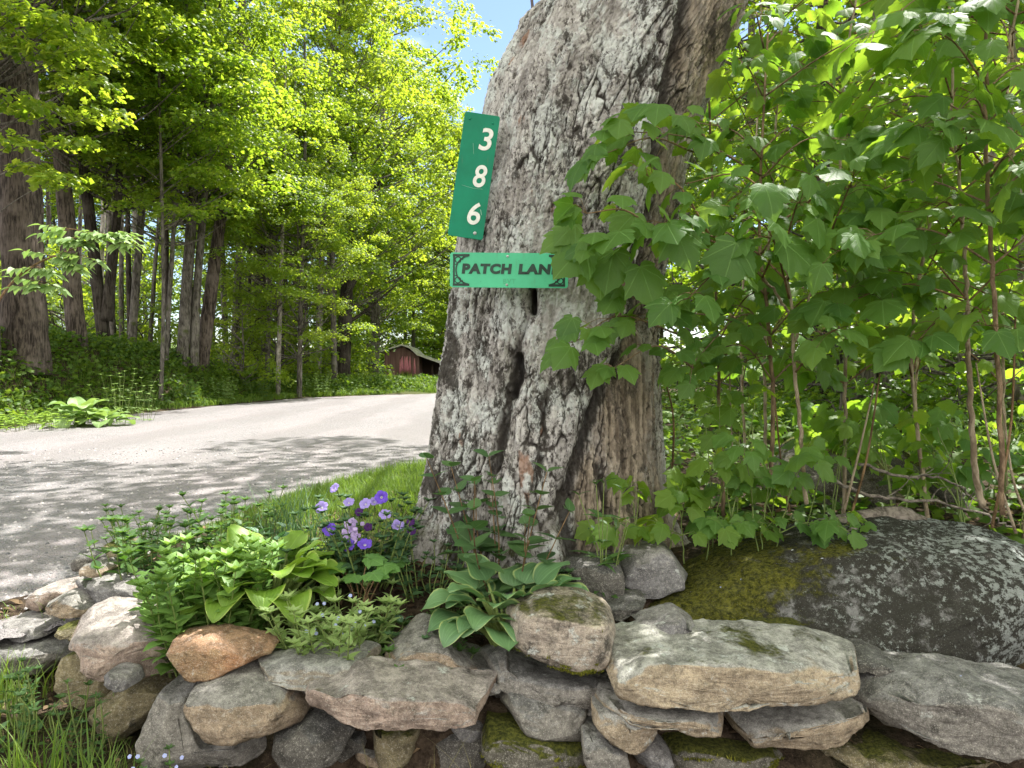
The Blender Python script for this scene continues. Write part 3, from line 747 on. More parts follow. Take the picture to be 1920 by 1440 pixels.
def finish_rock(V, f3, f4, size, seed, rough=1.0, clip=10):
    rs = np.random.RandomState(seed); c = V.mean(0)
    def normals(V):
        nn = np.zeros_like(V)
        q = np.cross(V[f4[:, 2]] - V[f4[:, 0]], V[f4[:, 3]] - V[f4[:, 1]])
        for a in range(4): np.add.at(nn, f4[:, a], q)
        q = np.cross(V[f3[:, 1]] - V[f3[:, 0]], V[f3[:, 2]] - V[f3[:, 0]])
        for a in range(3): np.add.at(nn, f3[:, a], q)
        return unit(nn)
    q = (V - c) / size; o = seed * 3.7
    n = normals(V)
    if np.sum(n * (V - c)) < 0: n = -n
    V = V + n * (size * rough * .016 * fbm(q[:, 0] * 3 + o, q[:, 1] * 3, q[:, 2] * 3, 2, seed))[:, None]
    # broken planar faces
    if clip >= 16:
        for dr in (np.array([rs.uniform(-.5, .5), -1, rs.uniform(-.1, .5)]), np.array([rs.uniform(-.9, .9), -1, rs.uniform(-.5, .2)]), np.array([rs.uniform(-.25, .25), rs.uniform(-.25, .15), 1])):
            dr = dr / np.linalg.norm(dr); h = (V - c) @ dr; lim = h.max() - np.ptp(h) * rs.uniform(.08, .19)
            V = V - np.clip(h - lim, 0, None)[:, None] * dr
    for _ in range(clip):
        dr = rs.normal(size=3); dr[1] = -abs(dr[1]) * 1.5 - .25; dr[2] += .25; dr = dr / np.linalg.norm(dr)
        h = (V - c) @ dr; lim = h.max() * rs.uniform(.82, .95)
        over = np.clip(h - lim, 0, None)
        V = V - over[:, None] * dr
    n = normals(V)
    if np.sum(n * (V - c)) < 0: n = -n
    a = V[:, 0] * .9 + o; b = V[:, 1] * .9; z = V[:, 2] * .9
    tl = rs.uniform(-.3, .3)
    lay = pn(a * 5, b * 5, (z + tl * V[:, 0]) * 45, seed + 5)
    chip = 1 - np.abs(fbm(a * 14, b * 14, z * 16, 3, seed + 2))
    ter = fbm(a * 7, b * 7, z * 9, 3, seed + 8); ter = (np.floor(ter * 4) + sstep(.3, .7, ter * 4 - np.floor(ter * 4))) / 4
    dsp = .0035 * fbm(a * 11, b * 11, z * 11, 4, seed + 1) + .010 * ter + .004 * (chip - .6) + .0025 * lay + .0018 * fbm(a * 60, b * 60, z * 60, 2, seed + 3)
    return V + n * (rough * dsp * min(1.3, .45 + size * 1.6))[:, None]

RM = dict(
    tan=rock_mat('tan_fieldstone', (.30, .225, .145), (.19, .19, .185), .18, 0, .15),
    tan2=rock_mat('buff_fieldstone', (.33, .255, .165), (.27, .275, .27), .32, 0, .05),
    grey=rock_mat('grey_fieldstone', (.21, .195, .17), (.17, .175, .18), .22, 0, .2),
    lens=rock_mat('smooth_grey_fieldstone', (.25, .215, .16), (.24, .25, .25), .1, 0, .0),
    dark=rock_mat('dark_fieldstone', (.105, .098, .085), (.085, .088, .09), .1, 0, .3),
    pink=rock_mat('pinkish_fieldstone', (.33, .245, .19), (.26, .24, .235), .28, 0, .12),
    orange=rock_mat('rusty_orange_fieldstone', (.30, .20, .10), (.27, .17, .11), .12, 0, .05, rust=.5),
    olive=rock_mat('olive_fieldstone', (.20, .165, .085), (.15, .135, .075), .08, .28, .12),
    mossy=rock_mat('mossy_fieldstone', (.12, .11, .085), (.10, .10, .085), .16, .58, .25),
    lichen=rock_mat('lichen_spotted_fieldstone', (.36, .30, .235), (.30, .27, .22), .45, .30, .50),
    pale=rock_mat('pale_weathered_fieldstone', (.36, .285, .185), (.30, .31, .30), .42, .05, .06),
    fine=rock_mat('grey_speckled_fieldstone', (.19, .185, .185), (.185, .185, .19), .30, 0, .22),
)
STONES = [
 # zoom, outline, distance, thickness, top, material, label
 (1,[(143*3,(1093-960)*3),(520,340),(600,330),(740,370),(830,430),(900,450),(960,500),(1000,560),(960,578),(600,580),(500,568),(430,505)],2.72,.30,.42,'fine','grey speckled stone with a triangular top at the left end of the wall'),
 (1,[(425,330),(440,300),(480,290),(540,310),(600,335),(500,400),(440,445),(425,400)],2.84,.20,.1,'tan','small tan pointed stone poking up behind the grey triangular stone at the left end'),
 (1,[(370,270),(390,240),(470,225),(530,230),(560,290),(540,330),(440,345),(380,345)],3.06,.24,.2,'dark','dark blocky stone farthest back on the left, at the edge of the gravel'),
 (1,[(548,210),(590,180),(660,190),(700,260),(690,330),(600,330),(558,290)],3.14,.24,.1,'olive','brown stone half hidden by weeds at the back left of the flower bed'),
 (1,[(100,545),(180,450),(320,400),(420,390),(445,430),(425,475),(280,515),(190,575),(145,605)],2.86,.26,.35,'pink','low pinkish brown stone sloping to the gravel at the far left of the wall'),
 (1,[(185,572),(240,520),(330,480),(420,470),(485,560),(450,605),(380,625),(330,620),(220,595)],2.66,.26,.3,'tan','tilted tan slab tucked under the grey triangular stone'),
 (1,[(262,702),(300,668),(390,655),(425,700),(405,735),(280,745)],2.52,.20,.3,'olive','thin olive chip of stone lying on the large left slab'),
 (1,[(-110,780),(-60,735),(60,700),(200,715),(390,745),(375,800),(320,870),(150,950),(100,1000),(-110,1000)],2.52,.40,.5,'grey','large layered grey brown slab cut off by the left edge of the photo'),
 (1,[(-150,700),(-40,660),(120,640),(260,650),(270,715),(60,730),(-120,760)],2.66,.34,.4,'fine','flat grey slab strewn with grit at the left edge, above the large layered slab'),
 (1,[(325,860),(360,790),(420,735),(490,735),(535,800),(565,900),(605,1000),(585,1060),(480,1135),(400,1168),(340,1125),(325,1000)],2.36,.30,.1,'olive','upright dark olive stone standing under the left end of the big pink slab'),
 (1,[(385,640),(430,598),(520,572),(700,562),(830,562),(1000,597),(1060,640),(1085,700),(1040,745),(960,790),(950,900),(1010,990),(870,1005),(740,985),(640,950),(580,900),(525,850),(530,780),(480,730),(400,700)],2.26,.42,.40,'pink','big pinkish white flat slab with ragged front edge and dappled sun on top'),
 (1,[(938,800),(960,735),(1090,712),(1200,715),(1370,760),(1460,800),(1482,830),(1400,870),(1300,915),(1180,972),(1020,987),(960,925),(938,850)],2.10,.26,.28,'orange','rusty orange pointed stone lying on the front edge of the wall'),
 (1,[(448,1240),(480,1150),(560,1060),(625,945),(740,980),(880,1000),(905,1030),(850,1100),(790,1200),(750,1290),(700,1330),(560,1345),(458,1315)],2.28,.36,.1,'olive','big olive brown boulder under the pink slab at the lower left'),
 (1,[(698,1310),(750,1220),(800,1140),(860,1050),(930,995),(1015,995),(1045,1060),(1045,1160),(1085,1290),(1115,1345),(1300,1340),(1460,1320),(1485,1440),(1300,1520),(900,1520),(760,1400)],2.12,.36,.1,'grey','large grey brown boulder at the bottom of the wall below the orange stone'),
 (1,[(1013,1075),(1050,1028),(1250,955),(1380,942),(1560,970),(1605,1010),(1605,1080),(1652,1200),(1642,1262),(1560,1305),(1380,1335),(1180,1358),(1110,1343),(1068,1240),(1028,1140)],1.97,.32,.36,'tan','squared tan block with a dark weathered top edge, below the orange stone'),
 (1,[(1488,1460),(1500,1310),(1600,1270),(1750,1208),(1850,1195),(1930,1240),(1962,1290),(1905,1400),(1800,1510),(1500,1520)],2.0,.30,.15,'dark','dark brown rounded stone at the foot of the wall right of the squared tan block'),
 (1,[(1353,890),(1420,838),(1560,803),(1750,797),(1920,812),(2045,835),(2078,880),(2062,932),(2000,992),(1920,1007),(1750,992),(1600,972),(1450,962),(1378,932)],2.08,.30,.42,'lens','smooth grey lens shaped slab on top of the wall, right of the orange stone'),
 (2,[(-262,1080),(-222,1028),(-100,1015),(0,1005),(70,955),(130,945),(300,975),(420,998),(560,995),(730,1018),(850,1058),(902,1090),(898,1142),(852,1192),(760,1224),(680,1254),(580,1268),(420,1253),(300,1238),(120,1243),(60,1268),(-80,1234),(-200,1184),(-262,1132)],1.94,.30,.24,'pink','long brown flat slab with a wavy lower edge in the middle of the wall front'),
 (2,[(143,1330),(158,1250),(260,1235),(420,1240),(435,1300),(385,1440),(260,1500),(145,1440)],2.10,.24,.1,'olive','small squarish stone behind grass stems, under the long wavy slab'),
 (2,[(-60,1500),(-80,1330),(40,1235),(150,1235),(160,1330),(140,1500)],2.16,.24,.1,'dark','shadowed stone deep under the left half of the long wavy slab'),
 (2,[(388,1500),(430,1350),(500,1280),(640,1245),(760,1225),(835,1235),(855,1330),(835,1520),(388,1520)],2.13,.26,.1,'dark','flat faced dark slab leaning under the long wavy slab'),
 (2,[(808,1340),(830,1215),(900,1198),(1000,1230),(1150,1290),(1290,1360),(1400,1400),(1432,1440),(1420,1530),(800,1530)],1.99,.32,.25,'mossy','moss covered stone sloping to the right at the foot of the wall'),
 (2,[(198,945),(230,880),(300,780),(370,700),(415,682),(500,708),(600,780),(650,840),(700,900),(790,960),(855,1002),(740,1005),(600,980),(400,975),(280,960)],2.18,.30,.22,'tan','tan peaked stone with a brown stain, sitting on the long wavy slab'),
 (2,[(753,880),(800,828),(880,778),(930,788),(960,850),(1100,920),(1300,960),(1430,955),(1560,968),(1592,1010),(1572,1050),(1462,1143),(1320,1102),(1150,1062),(960,1022),(850,962),(778,922)],2.10,.36,.40,'grey','long grey slab tilting down to the right under the lichen spotted stone'),
 (2,[(930,720),(950,640),(1000,590),(1100,553),(1270,538),(1400,558),(1500,608),(1548,670),(1553,740),(1523,820),(1493,912),(1440,942),(1310,957),(1160,912),(1000,862),(935,802)],2.04,.32,.20,'lichen','chunky lichen spotted stone with mossy top, in front of the variegated hosta'),
 (2,[(898,1140),(955,1050),(1020,1035),(1150,1055),(1330,1105),(1393,1160),(1403,1200),(1393,1330),(1362,1384),(1260,1344),(1120,1284),(970,1222),(928,1192)],2.05,.30,.12,'grey','plain grey block wedged under the tilting slab'),
 (2,[(1438,1160),(1470,1135),(1560,1155),(1760,1205),(1803,1240),(1762,1330),(1702,1403),(1640,1405),(1600,1373),(1500,1333),(1448,1280)],1.97,.26,.1,'tan2','small rounded tan block under the thin wedge slab'),
 (2,[(1435,1070),(1470,1038),(1600,1050),(1700,1080),(1920,1095),(2150,1140),(2243,1178),(2224,1242),(2183,1288),(2050,1268),(1920,1243),(1750,1203),(1560,1158),(1458,1132)],1.95,.34,.3,'tan2','thin wedge slab lying under the big pale capstone'),
 (3,[(-447,850),(-425,780),(-335,730),(-150,716),(0,710),(170,700),(330,716),(480,716),(700,736),(850,770),(960,796),(1042,838),(1060,900),(1098,1020),(1083,1082),(980,1143),(880,1153),(600,1133),(300,1138),(160,1143),(0,1108),(-200,1093),(-322,1062),(-342,980),(-422,900)],1.92,.46,.44,'pale','largest pale capstone with grey lichen top and buff front, in front of the mossy boulder'),
 (3,[(-242,720),(-170,660),(-60,607),(0,597),(62,648),(122,690),(102,735),(-100,760)],2.16,.26,.2,'fine','grey stone humped up behind the left part of the pale capstone'),
 (3,[(320,735),(420,693),(600,686),(740,712),(790,745),(700,790),(400,790)],2.20,.26,.3,'mossy','low stone with a moss cap behind the middle of the pale capstone'),
 (3,[(828,800),(920,766),(1050,768),(1180,838),(1243,890),(1233,932),(1130,1045),(1100,1045),(1060,922),(1040,842)],2.12,.30,.40,'dark','dark slate coloured triangular stone between the pale capstone and the right corner block'),
 (3,[(1103,1250),(1130,1080),(1160,1000),(1230,918),(1290,896),(1450,896),(1700,926),(1920,975),(2120,1000),(2160,1200),(2100,1420),(1900,1433),(1650,1428),(1400,1383),(1200,1333),(1118,1283)],1.90,.46,.40,'grey','big brown faced block with a smooth grey top at the right edge'),
 (3,[(305,1230),(330,1165),(420,1140),(600,1145),(780,1150),(980,1145),(1060,1115),(1102,1170),(1122,1300),(1102,1362),(960,1372),(860,1378),(740,1398),(560,1362),(400,1357),(358,1312)],2.00,.34,.2,'tan2','buff slab with moss streaks directly under the pale capstone'),
 (3,[(-122,1500),(-102,1300),(-40,1255),(120,1275),(280,1305),(500,1350),(622,1400),(622,1530),(-120,1530)],2.03,.34,.25,'mossy','dark stone flecked with moss at the foot of the wall under the buff slab'),
 (3,[(688,1460),(740,1393),(980,1371),(1200,1363),(1400,1383),(1650,1430),(1900,1437),(1950,1530),(690,1530)],1.99,.34,.2,'olive','flat slab just showing at the bottom right edge of the wall'),
 (2,[(1373,1310),(1400,1276),(1460,1306),(1560,1368),(1622,1420),(1645,1500),(1400,1520),(1378,1400)],1.97,.24,.1,'grey','small leaning wedge of stone beside the rounded tan block'),
 (2,[(1688,1440),(1710,1388),(1780,1346),(1835,1396),(1883,1440),(1868,1520),(1690,1520)],1.99,.22,.1,'fine','small grey stone at the bottom edge under the rounded tan block'),
 (2,[(838,1000),(900,1005),(968,1035),(940,1095),(900,1120),(866,1060)],2.20,.2,.1,'dark','small dark stone in the gap beside the grey block'),
 (2,[(1258,340),(1330,298),(1440,262),(1520,288),(1582,340),(1594,480),(1562,535),(1450,590),(1340,560),(1278,440)],2.52,.34,.15,'dark','dark grey rounded rock behind the variegated hosta at the foot of the big trunk'),
 (2,[(1558,280),(1640,217),(1740,192),(1840,228),(1922,330),(2004,420),(1902,455),(1800,500),(1650,510),(1590,445),(1568,350)],2.58,.36,.2,'fine','grey speckled rock leaning between the big trunk and the mossy boulder'),
 (2,[(1466,600),(1520,540),(1650,505),(1740,520),(1640,580),(1540,650)],2.38,.24,.2,'dark','flat dark rock at the left foot of the mossy boulder'),
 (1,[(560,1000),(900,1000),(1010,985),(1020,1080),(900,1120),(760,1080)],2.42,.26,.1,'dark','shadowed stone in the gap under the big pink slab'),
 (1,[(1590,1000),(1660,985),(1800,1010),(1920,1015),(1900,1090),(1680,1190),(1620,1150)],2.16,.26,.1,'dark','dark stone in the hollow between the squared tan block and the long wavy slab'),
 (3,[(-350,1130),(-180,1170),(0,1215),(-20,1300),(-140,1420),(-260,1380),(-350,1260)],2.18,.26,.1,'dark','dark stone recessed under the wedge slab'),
]
SAND = {}
for i, (zm, pts, d, th, top, mt, lab) in enumerate(STONES):
    ox, oy = ZO[zm]
    px = [(ox + x / 3.0, oy + y / 3.0) for x, y in pts]
    cpx = np.mean(px, 0); px = [tuple(cpx + (np.array(q_) - cpx) * 1.045) for q_ in px]
    V, f3, f4 = rock_shape(px, d, th, top, seed=i + 11, pw=8, clip=20)
    c0 = V.mean(0); c0[2] = V[:, 2].min()
    o = Acc().add(V, f3, f4).build('wall_stone', RM[mt], None, origin=c0)
    tag(o, lab, 'stone', 'fieldstones of the dry stone wall')

rs = np.random.RandomState(606)
for i, (x, y) in enumerate([(548,1302),(562,1350),(655,1398),(880,1376),(945,1425),(1118,1338),(1112,1402),(1236,1392),(1382,1332),(1482,1412),(1660,1332),(1642,1424),(300,1404),(205,1286),(470,1296),(905,1292),(690,1430),(1240,1340)]):
    n_ = 7; a_ = np.sort(rs.uniform(0, TAU, n_)); r_ = rs.uniform(20, 34, n_)
    V, f3, f4 = rock_shape([(x + 1.3 * r * math.cos(q), y + .8 * r * math.sin(q)) for r, q in zip(r_, np.linspace(0, TAU, n_, endpoint=False) + rs.uniform(-.2, .2, n_))], 2.13, .16, .2, seed=400 + i, pw=5, clip=16)
    c0 = V.mean(0); c0[2] = V[:, 2].min()
    o = Acc().add(V, f3, f4).build('chinking_stone', RM[('grey', 'tan', 'dark', 'fine', 'olive')[i % 5]], None, origin=c0)
    tag(o, 'small chinking stone wedged in a shadowed gap between the wall stones', 'stone', 'chinking stones in the wall')
# the mossy boulder: a low dome
def dome_rock(ctr, rad, seed, rough=1.0, nu=220, nv=110, pw=2.4, skew=(0, 0), clip=5):
    u = np.linspace(0, TAU, nu, endpoint=False); v = np.linspace(-math.pi / 2, math.pi / 2, nv + 1)[1:-1]
    U, Vv = np.meshgrid(u, v); e = 2 / pw
    f_ = lambda q: np.sign(q) * np.abs(q) ** e
    cv = np.cos(Vv) ** e
    X = rad[0] * cv * f_(np.cos(U)); Y = rad[1] * cv * f_(np.sin(U)); Z = rad[2] * f_(np.sin(Vv))
    X = X + skew[0] * Z; Y = Y + skew[1] * Z
    V = np.stack([X, Y, Z], -1).reshape(-1, 3); m = len(v)
    V = np.vstack([V, [[-skew[0]*rad[2], -skew[1]*rad[2], -rad[2]]], [[skew[0]*rad[2], skew[1]*rad[2], rad[2]]]]) + np.asarray(ctr, float)
    i = np.arange(m - 1)[:, None] * nu; j = np.arange(nu)[None]; k = (j + 1) % nu
    Qd = np.stack([i + j, i + k, i + nu + k, i + nu + j], -1).reshape(-1, 4)
    jj = np.arange(nu); kk = (jj + 1) % nu
    f3 = np.vstack([np.stack([0 * jj + m * nu, kk, jj], -1), np.stack([0 * jj + m * nu + 1, (m - 1) * nu + jj, (m - 1) * nu + kk], -1)])
    return finish_rock(V, f3, Qd, max(rad) * 2, seed, rough, clip), f3, Qd
bpx = [(1060,1215),(1100,1165),(1160,1130),(1220,1100),(1290,1070),(1360,1036),(1440,1008),(1500,988),(1560,976),(1640,969),(1740,968),(1800,974),(1860,990),(1900,1028),(1920,1090),(1945,1180),(1960,1290),(1940,1360),(1700,1380),(1400,1340),(1200,1290),(1130,1250)]
t = NT('mossy_boulder_surface'); c = t.coord()
nz = t.n('ShaderNodeSeparateXYZ'); t.put(nz.inputs[0], t.n('ShaderNodeNewGeometry').outputs['Normal'])
ps = t.n('ShaderNodeSeparateXYZ'); t.put(ps.inputs[0], c)
mid = t.noise(c, 17, 9, .74); fine = t.noise(c, 120, 4, .7); dn = t.noise(c, 13, 10, .80); ln = t.math('ADD', t.math('MULTIPLY', t.noise(c, 36, 9, .76, 4.0), .72), t.math('MULTIPLY', t.noise(c, 3.0, 4, .6, 6.0), .28))
col = t.mix(t.ramp(mid, .35, .65), (.10, .098, .092), (.27, .27, .262))
xr = t.math('MULTIPLY', ps.outputs[0], .10)
col = t.mix(t.ramp(t.math('ADD', dn, xr), .385, .50, 0, .93), col, t.mix(fine, (.014, .014, .011), (.055, .052, .04)))
col = t.mix(t.ramp(t.math('ADD', ln, xr), .555, .59, 0, .85), col, t.mix(fine, (.22, .245, .23), (.42, .455, .43)))
col = t.mix(t.ramp(t.noise(c, 3.1, 5, .6, 9.0), .62, .72, 0, .5), col, (.10, .045, .03))
mossk = t.math('ADD', t.math('MULTIPLY', nz.outputs[2], .28), t.noise(c, 5.5, 9, .74, 2.0))
mossk = t.math('SUBTRACT', mossk, t.math('MULTIPLY', t.math('ADD', ps.outputs[0], .12), .42))
mk = t.ramp(mossk, .70, .82, 0, .93)
mcol = t.mix(t.ramp(t.noise(c, 60, 6, .75), .35, .66), (.035, .040, .007), (.22, .215, .030))
mcol = t.mix(t.ramp(fine, .6, .7, 0, .7), mcol, (.30, .29, .06))
col = t.mix(mk, col, mcol)
spk = t.voro(c, 190); col = t.mix(t.ramp(spk, .08, .2, .55, 0), col, (.42, .42, .38))
hh = t.math('ADD', t.math('ADD', t.math('MULTIPLY', dn, .8), t.math('MULTIPLY', fine, .45)), t.math('MULTIPLY', mk, t.math('MULTIPLY', fine, .9)))
boul_m = t.done(t.pbsdf(col, .95, .12, t.bump(hh, 1.0, .022)))
V, f3, f4 = rock_shape(bpx, 2.42, 1.0, .46, seed=91, pw=2.6, N=330, clip=4)
c0 = V.mean(0)
b = Acc().add(V, f3, f4).build('mossy_boulder', boul_m, None, origin=c0)
tag(b, 'huge rounded boulder with moss, black crust and pale lichen behind the wall', 'boulder')

# rocks and dead wood behind the saplings
ledge = [(1490,960),(1505,880),(1520,840),(1560,815),(1620,830),(1680,862),(1692,920),(1700,975),(1600,985)]
V, f3, f4 = rock_shape(ledge, 4.0, .9, .2, seed=140, pw=3.0, N=200)
tag(Acc().add(V, f3, f4).build('mossy_ledge', RM['mossy'], None, origin=V.mean(0)), 'dark mossy rock ledge under the saplings behind the boulder', 'rock')
deadwood = bark_mat('weathered_wood', (.10, .085, .07), (.30, .265, .22), .1, 34, 34)
a = Acc(); tube(a, spline([P(1560,985,2.95), P(1620,972,2.98), P(1690,968,3.0), P(1740,985,3.0)], 16), np.array([.012] + [.035] * 6 + [.04] * 5 + [.03] * 3 + [.012]), 10)
tag(a.build('driftwood', deadwood, None, origin=P(1640, 975, 2.97)), 'weathered grey piece of wood lying on top of the mossy boulder', 'dead wood')
a = Acc(); tube(a, spline([P(1680,855,3.9), P(1730,890,3.8), P(1800,940,3.7)], 16), np.linspace(.055, .045, 16), 12)
tag(a.build('fallen_log', RM['mossy'], None, origin=P(1740, 895, 3.8)), 'mossy fallen log slanting down to the right behind the saplings', 'log')
for pts, r0, lab in (([P(1553,900,3.0), P(1640,930,3.0), P(1750,938,3.02), P(1850,965,3.05), P(1900,990,3.1)], .008, 'long dead grey branch stretching right just above the boulder'),
                     ([P(1610,868,3.1), P(1700,893,3.1), P(1760,896,3.12), P(1810,920,3.15), P(1850,955,3.2)], .007, 'upper dead grey branch with side twigs behind the saplings'),
                     ([P(1530,985,2.75), P(1580,992,2.7), P(1608,993,2.68)], .006, 'short pale stick lying on the top left of the boulder')):
    a = Acc(); q = spline(pts, 24); q += np.random.RandomState(len(lab)).normal(0, .006, q.shape); tube(a, q, np.linspace(r0, r0 * .45, 24), 7)
    rs = np.random.RandomState(len(lab) + 3)
    if r0 > .0065:
        for kk in range(7):
            s0 = q[rs.randint(3, 22)]; e_ = s0 + np.array([rs.uniform(-.05, .16), rs.uniform(-.1, .1), rs.uniform(-.08, .12)])
            tube(a, spline([s0, (s0 + e_) / 2 + rs.normal(0, .01, 3), e_], 7), np.linspace(.003, .001, 7), 5)
    tag(a.build('dead_branch', deadwood, None, origin=q[0]), lab, 'branch')
# ================================================================== forest trees
LM_forest = leaf_mat('maple_leaf_canopy', (.045, .10, .014), (.11, .185, .026), (.27, .45, .018), (.56, .68, .05), .56, .42, .4)
LM_bright = leaf_mat('young_maple_leaf_canopy', (.06, .125, .016), (.14, .215, .03), (.30, .46, .02), (.58, .68, .05), .56, .42, .4)
LM_right = leaf_mat('woodland_leaf', (.045, .11, .014), (.10, .18, .022), (.20, .38, .014), (.45, .58, .03), .52, .42, .4)
BK_brown = bark_mat('brown_furrowed_bark', (.026, .021, .018), (.13, .105, .088))
BK_grey = bark_mat('grey_bark', (.045, .040, .034), (.17, .155, .135), .35, 20, 5)
BK_dark = bark_mat('dark_bark', (.018, .015, .012), (.065, .055, .046))
BK_pale = bark_mat('pale_bark', (.10, .09, .08), (.36, .33, .29), .1, 14, 6)
BK_moss = bark_mat('mossy_grey_bark', (.05, .045, .035), (.20, .18, .15), .8, 22, 5)

def crown_parts(seed, z0, z1, R, nclump, per, size, tmpl=FARMAPLE, inner=.3, flat=.22, bias=None, rc=(.6, 1.1)):
    rng = np.random.RandomState(seed)
    lv, lb = Acc(), Acc()
    for i in range(nclump):
        f = rng.uniform(0, 1) ** .9
        z = z0 + (z1 - z0) * f
        prof = (math.sin(math.pi * min(1, .18 + f * .80))) ** .7
        az = rng.uniform(0, TAU)
        r = R * prof * math.sqrt(rng.uniform(inner ** 2, 1))
        c = np.array([math.cos(az) * r, math.sin(az) * r, z])
        if bias is not None: c[:2] += bias
        dirv = unit(c * [1, 1, 0] + 1e-6)
        st = np.array([0, 0, max(z0 * .7, z - .55 * r)])
        mid = (st + c) / 2 + rng.normal(0, .15, 3) + [0, 0, -.1 * r]
        tube(lb, spline([st, mid, c], 8), np.linspace(.014 + .008 * r, .005, 8), 5, cap=False)
        k = rng.uniform(*rc)
        n = int(per * k * k)
        a2 = rng.uniform(0, TAU, n); rr = k * np.sqrt(rng.uniform(0, 1, n))
        # leaves hang along twigs that radiate through the spray: uneven, finger like
        nt = 7; ta = rng.uniform(0, TAU, nt); a2 = ta[rng.randint(0, nt, n)] + rng.normal(0, .22, n)
        off = np.column_stack([np.cos(a2) * rr, np.sin(a2) * rr, rng.normal(0, flat * k * .45, n) - .22 * rr ** 2 / k])
        pos = c + off + dirv * .15
        tip = np.column_stack([np.cos(a2) + .8 * rng.normal(size=n), np.sin(a2) + .8 * rng.normal(size=n), -.35 + .35 * rng.normal(size=n)])
        nrm = np.column_stack([.5 * rng.normal(size=(n, 2)), 1 + 0 * rr]) + dirv * .35
        tint = np.clip(rng.uniform(0, 1) * .5 + rng.uniform(0, .5, n), 0, 1)
        place(lv, tmpl, pos, tip, nrm, size * rng.uniform(.65, 1.2, n), tint, luv=False)
    return lv, lb
def crown_meshes(nm, *a, mat=None, bark=None, **k):
    lv, lb = crown_parts(*a, **k)
    return lv.mesh('crown_leaves', mat, smooth=False), lb.mesh('limbs', bark or BK_grey)
CR = {
 'tall': crown_meshes('tall', 1, 5.2, 16.5, 4.0, 112, 300, .105, mat=LM_forest),
 'tall2': crown_meshes('tall2', 2, 5.6, 17.0, 3.6, 100, 300, .105, mat=LM_forest),
 'low': crown_meshes('low', 3, 4.2, 9.5, 2.7, 70, 290, .10, mat=LM_forest),
 'edge': crown_meshes('edge', 4, 3.6, 15.0, 4.2, 128, 290, .11, mat=LM_bright),
 'bush': crown_meshes('bush', 5, .4, 3.2, 1.5, 40, 190, .085, mat=LM_bright, rc=(.4, .75)),
 'right': crown_meshes('right', 6, 3.2, 11.0, 3.0, 85, 200, .11, mat=LM_right),
 'rlow': crown_meshes('rlow', 7, .8, 4.8, 1.9, 48, 180, .105, mat=LM_right, rc=(.45, .85)),
}
def put_crown(root, key, scale=1.0, rz=0.0, squash=1.0):
    for me, nm in zip(CR[key], ('crown', 'limbs')):
        o = bpy.data.objects.new(nm, me); COL.objects.link(o); o.parent = root
        o.rotation_euler = (0, 0, rz); o.scale = (scale, scale, scale * squash)
def trunk_obj(root, base, pts, r0, r1, bark, seg=18, seed=0, forks=()):
    """pts: offsets from the base"""
    a = Acc(); rs = np.random.RandomState(seed)
    q = spline(np.asarray(pts, float), 60) + base
    t_ = np.linspace(0, 1, 60); rad = r0 + (r1 - r0) * t_ + r0 * .16 * np.exp(-t_ * np.linalg.norm(pts[-1]) / .6)
    tube(a, q, rad, seg, cap=True)
    V = np.concatenate(a.V); n = fbm(V[:, 0] * 6, V[:, 1] * 6, V[:, 2] * 1.2, 3, seed)
    ctr = np.repeat(q, seg, 0); ctr = np.vstack([ctr, q[:1], q[-1:]])
    a.V = [ctr + (V - ctr) * (1 + .12 * n)[:, None]]
    for fp, f0, f1 in forks:
        tube(a, spline(np.asarray(fp, float), 30) + base, np.linspace(f0, f1, 30), 12)
    return a.build('trunk', bark, root)
TREES = 0
def tree(px, d, w, top, bark, label, crown='tall', scale=1.0, base_py=None, z=None, H=12.0, group=None, forks=(), bend=0.0, squash=1.0, name='maple_tree', cat='tree', wtop=.45):
    """px: pixel column of the trunk foot; w: trunk width in pixels; top: (px, py) the stem passes through"""
    global TREES; TREES += 1
    x = (px - 960) / F * d
    zz = float(ground_z(x, d)) if z is None else z
    base = np.array([x, d, zz - .30])
    T = P(top[0], top[1], d); dirv = (T - base) / max(.5, (T - base)[2])
    r0 = w * d / F / 2
    pts = [np.zeros(3), dirv * H * .33 + [bend * .5, 0, 0], dirv * H * .66 + [bend, .1, 0], dirv * H * .8 * [1, 1, 1.25] + [bend, 0, 0]]
    root = thing(name, label, cat, base, group)
    trunk_obj(root, base, pts, r0, r0 * wtop, bark, 20 if w > 24 else 12, TREES, forks)
    if crown: put_crown(root, crown, scale, (TREES * 2.399) % TAU, squash)
    return root

LEFT_G = 'maples along the far side of the road'
tree(-30, 13.6, 50, (-30, 100), BK_brown, 'dark trunk at the left edge, nearer than the broad furrowed one', 'tall', 1.0, group=LEFT_G)
tree(50, 14.6, 74, (32, 60), BK_brown, 'broadest furrowed brown trunk at the far left across the road', 'tall2', 1.0, group=LEFT_G, wtop=.6)
tree(148, 17.0, 33, (100, 120), BK_brown, 'straight dark trunk just right of the broad furrowed one, leaning a little left', 'tall', .95, group=LEFT_G)
tree(200, 18.6, 24, (172, 440), BK_dark, 'dark trunk forking low into two stems', 'tall2', .8, group=LEFT_G, forks=[([(0, 0, 1.0), (.12, 0, 2.0), (.35, 0, 4.2), (.5, 0, 8)], .16, .06)])
tree(244, 20.0, 16, (276, 260), BK_grey, 'slim grey trunk leaning slightly right, next right of the forked stems', 'low', 1.2, group=LEFT_G)
tree(309, 19.5, 9, (332, 330), BK_grey, 'thinnest pole like trunk left of the twin stems', 'low', 1.0, group=LEFT_G)
tree(340, 20.4, 22, (364, 330), BK_grey, 'twin stemmed grey trunk standing left of the strongly leaning trunk', 'tall', .9, group=LEFT_G, forks=[([(.3, .1, 0), (.42, .1, 2.4), (.8, 0, 6), (1.1, 0, 9)], .13, .06)])
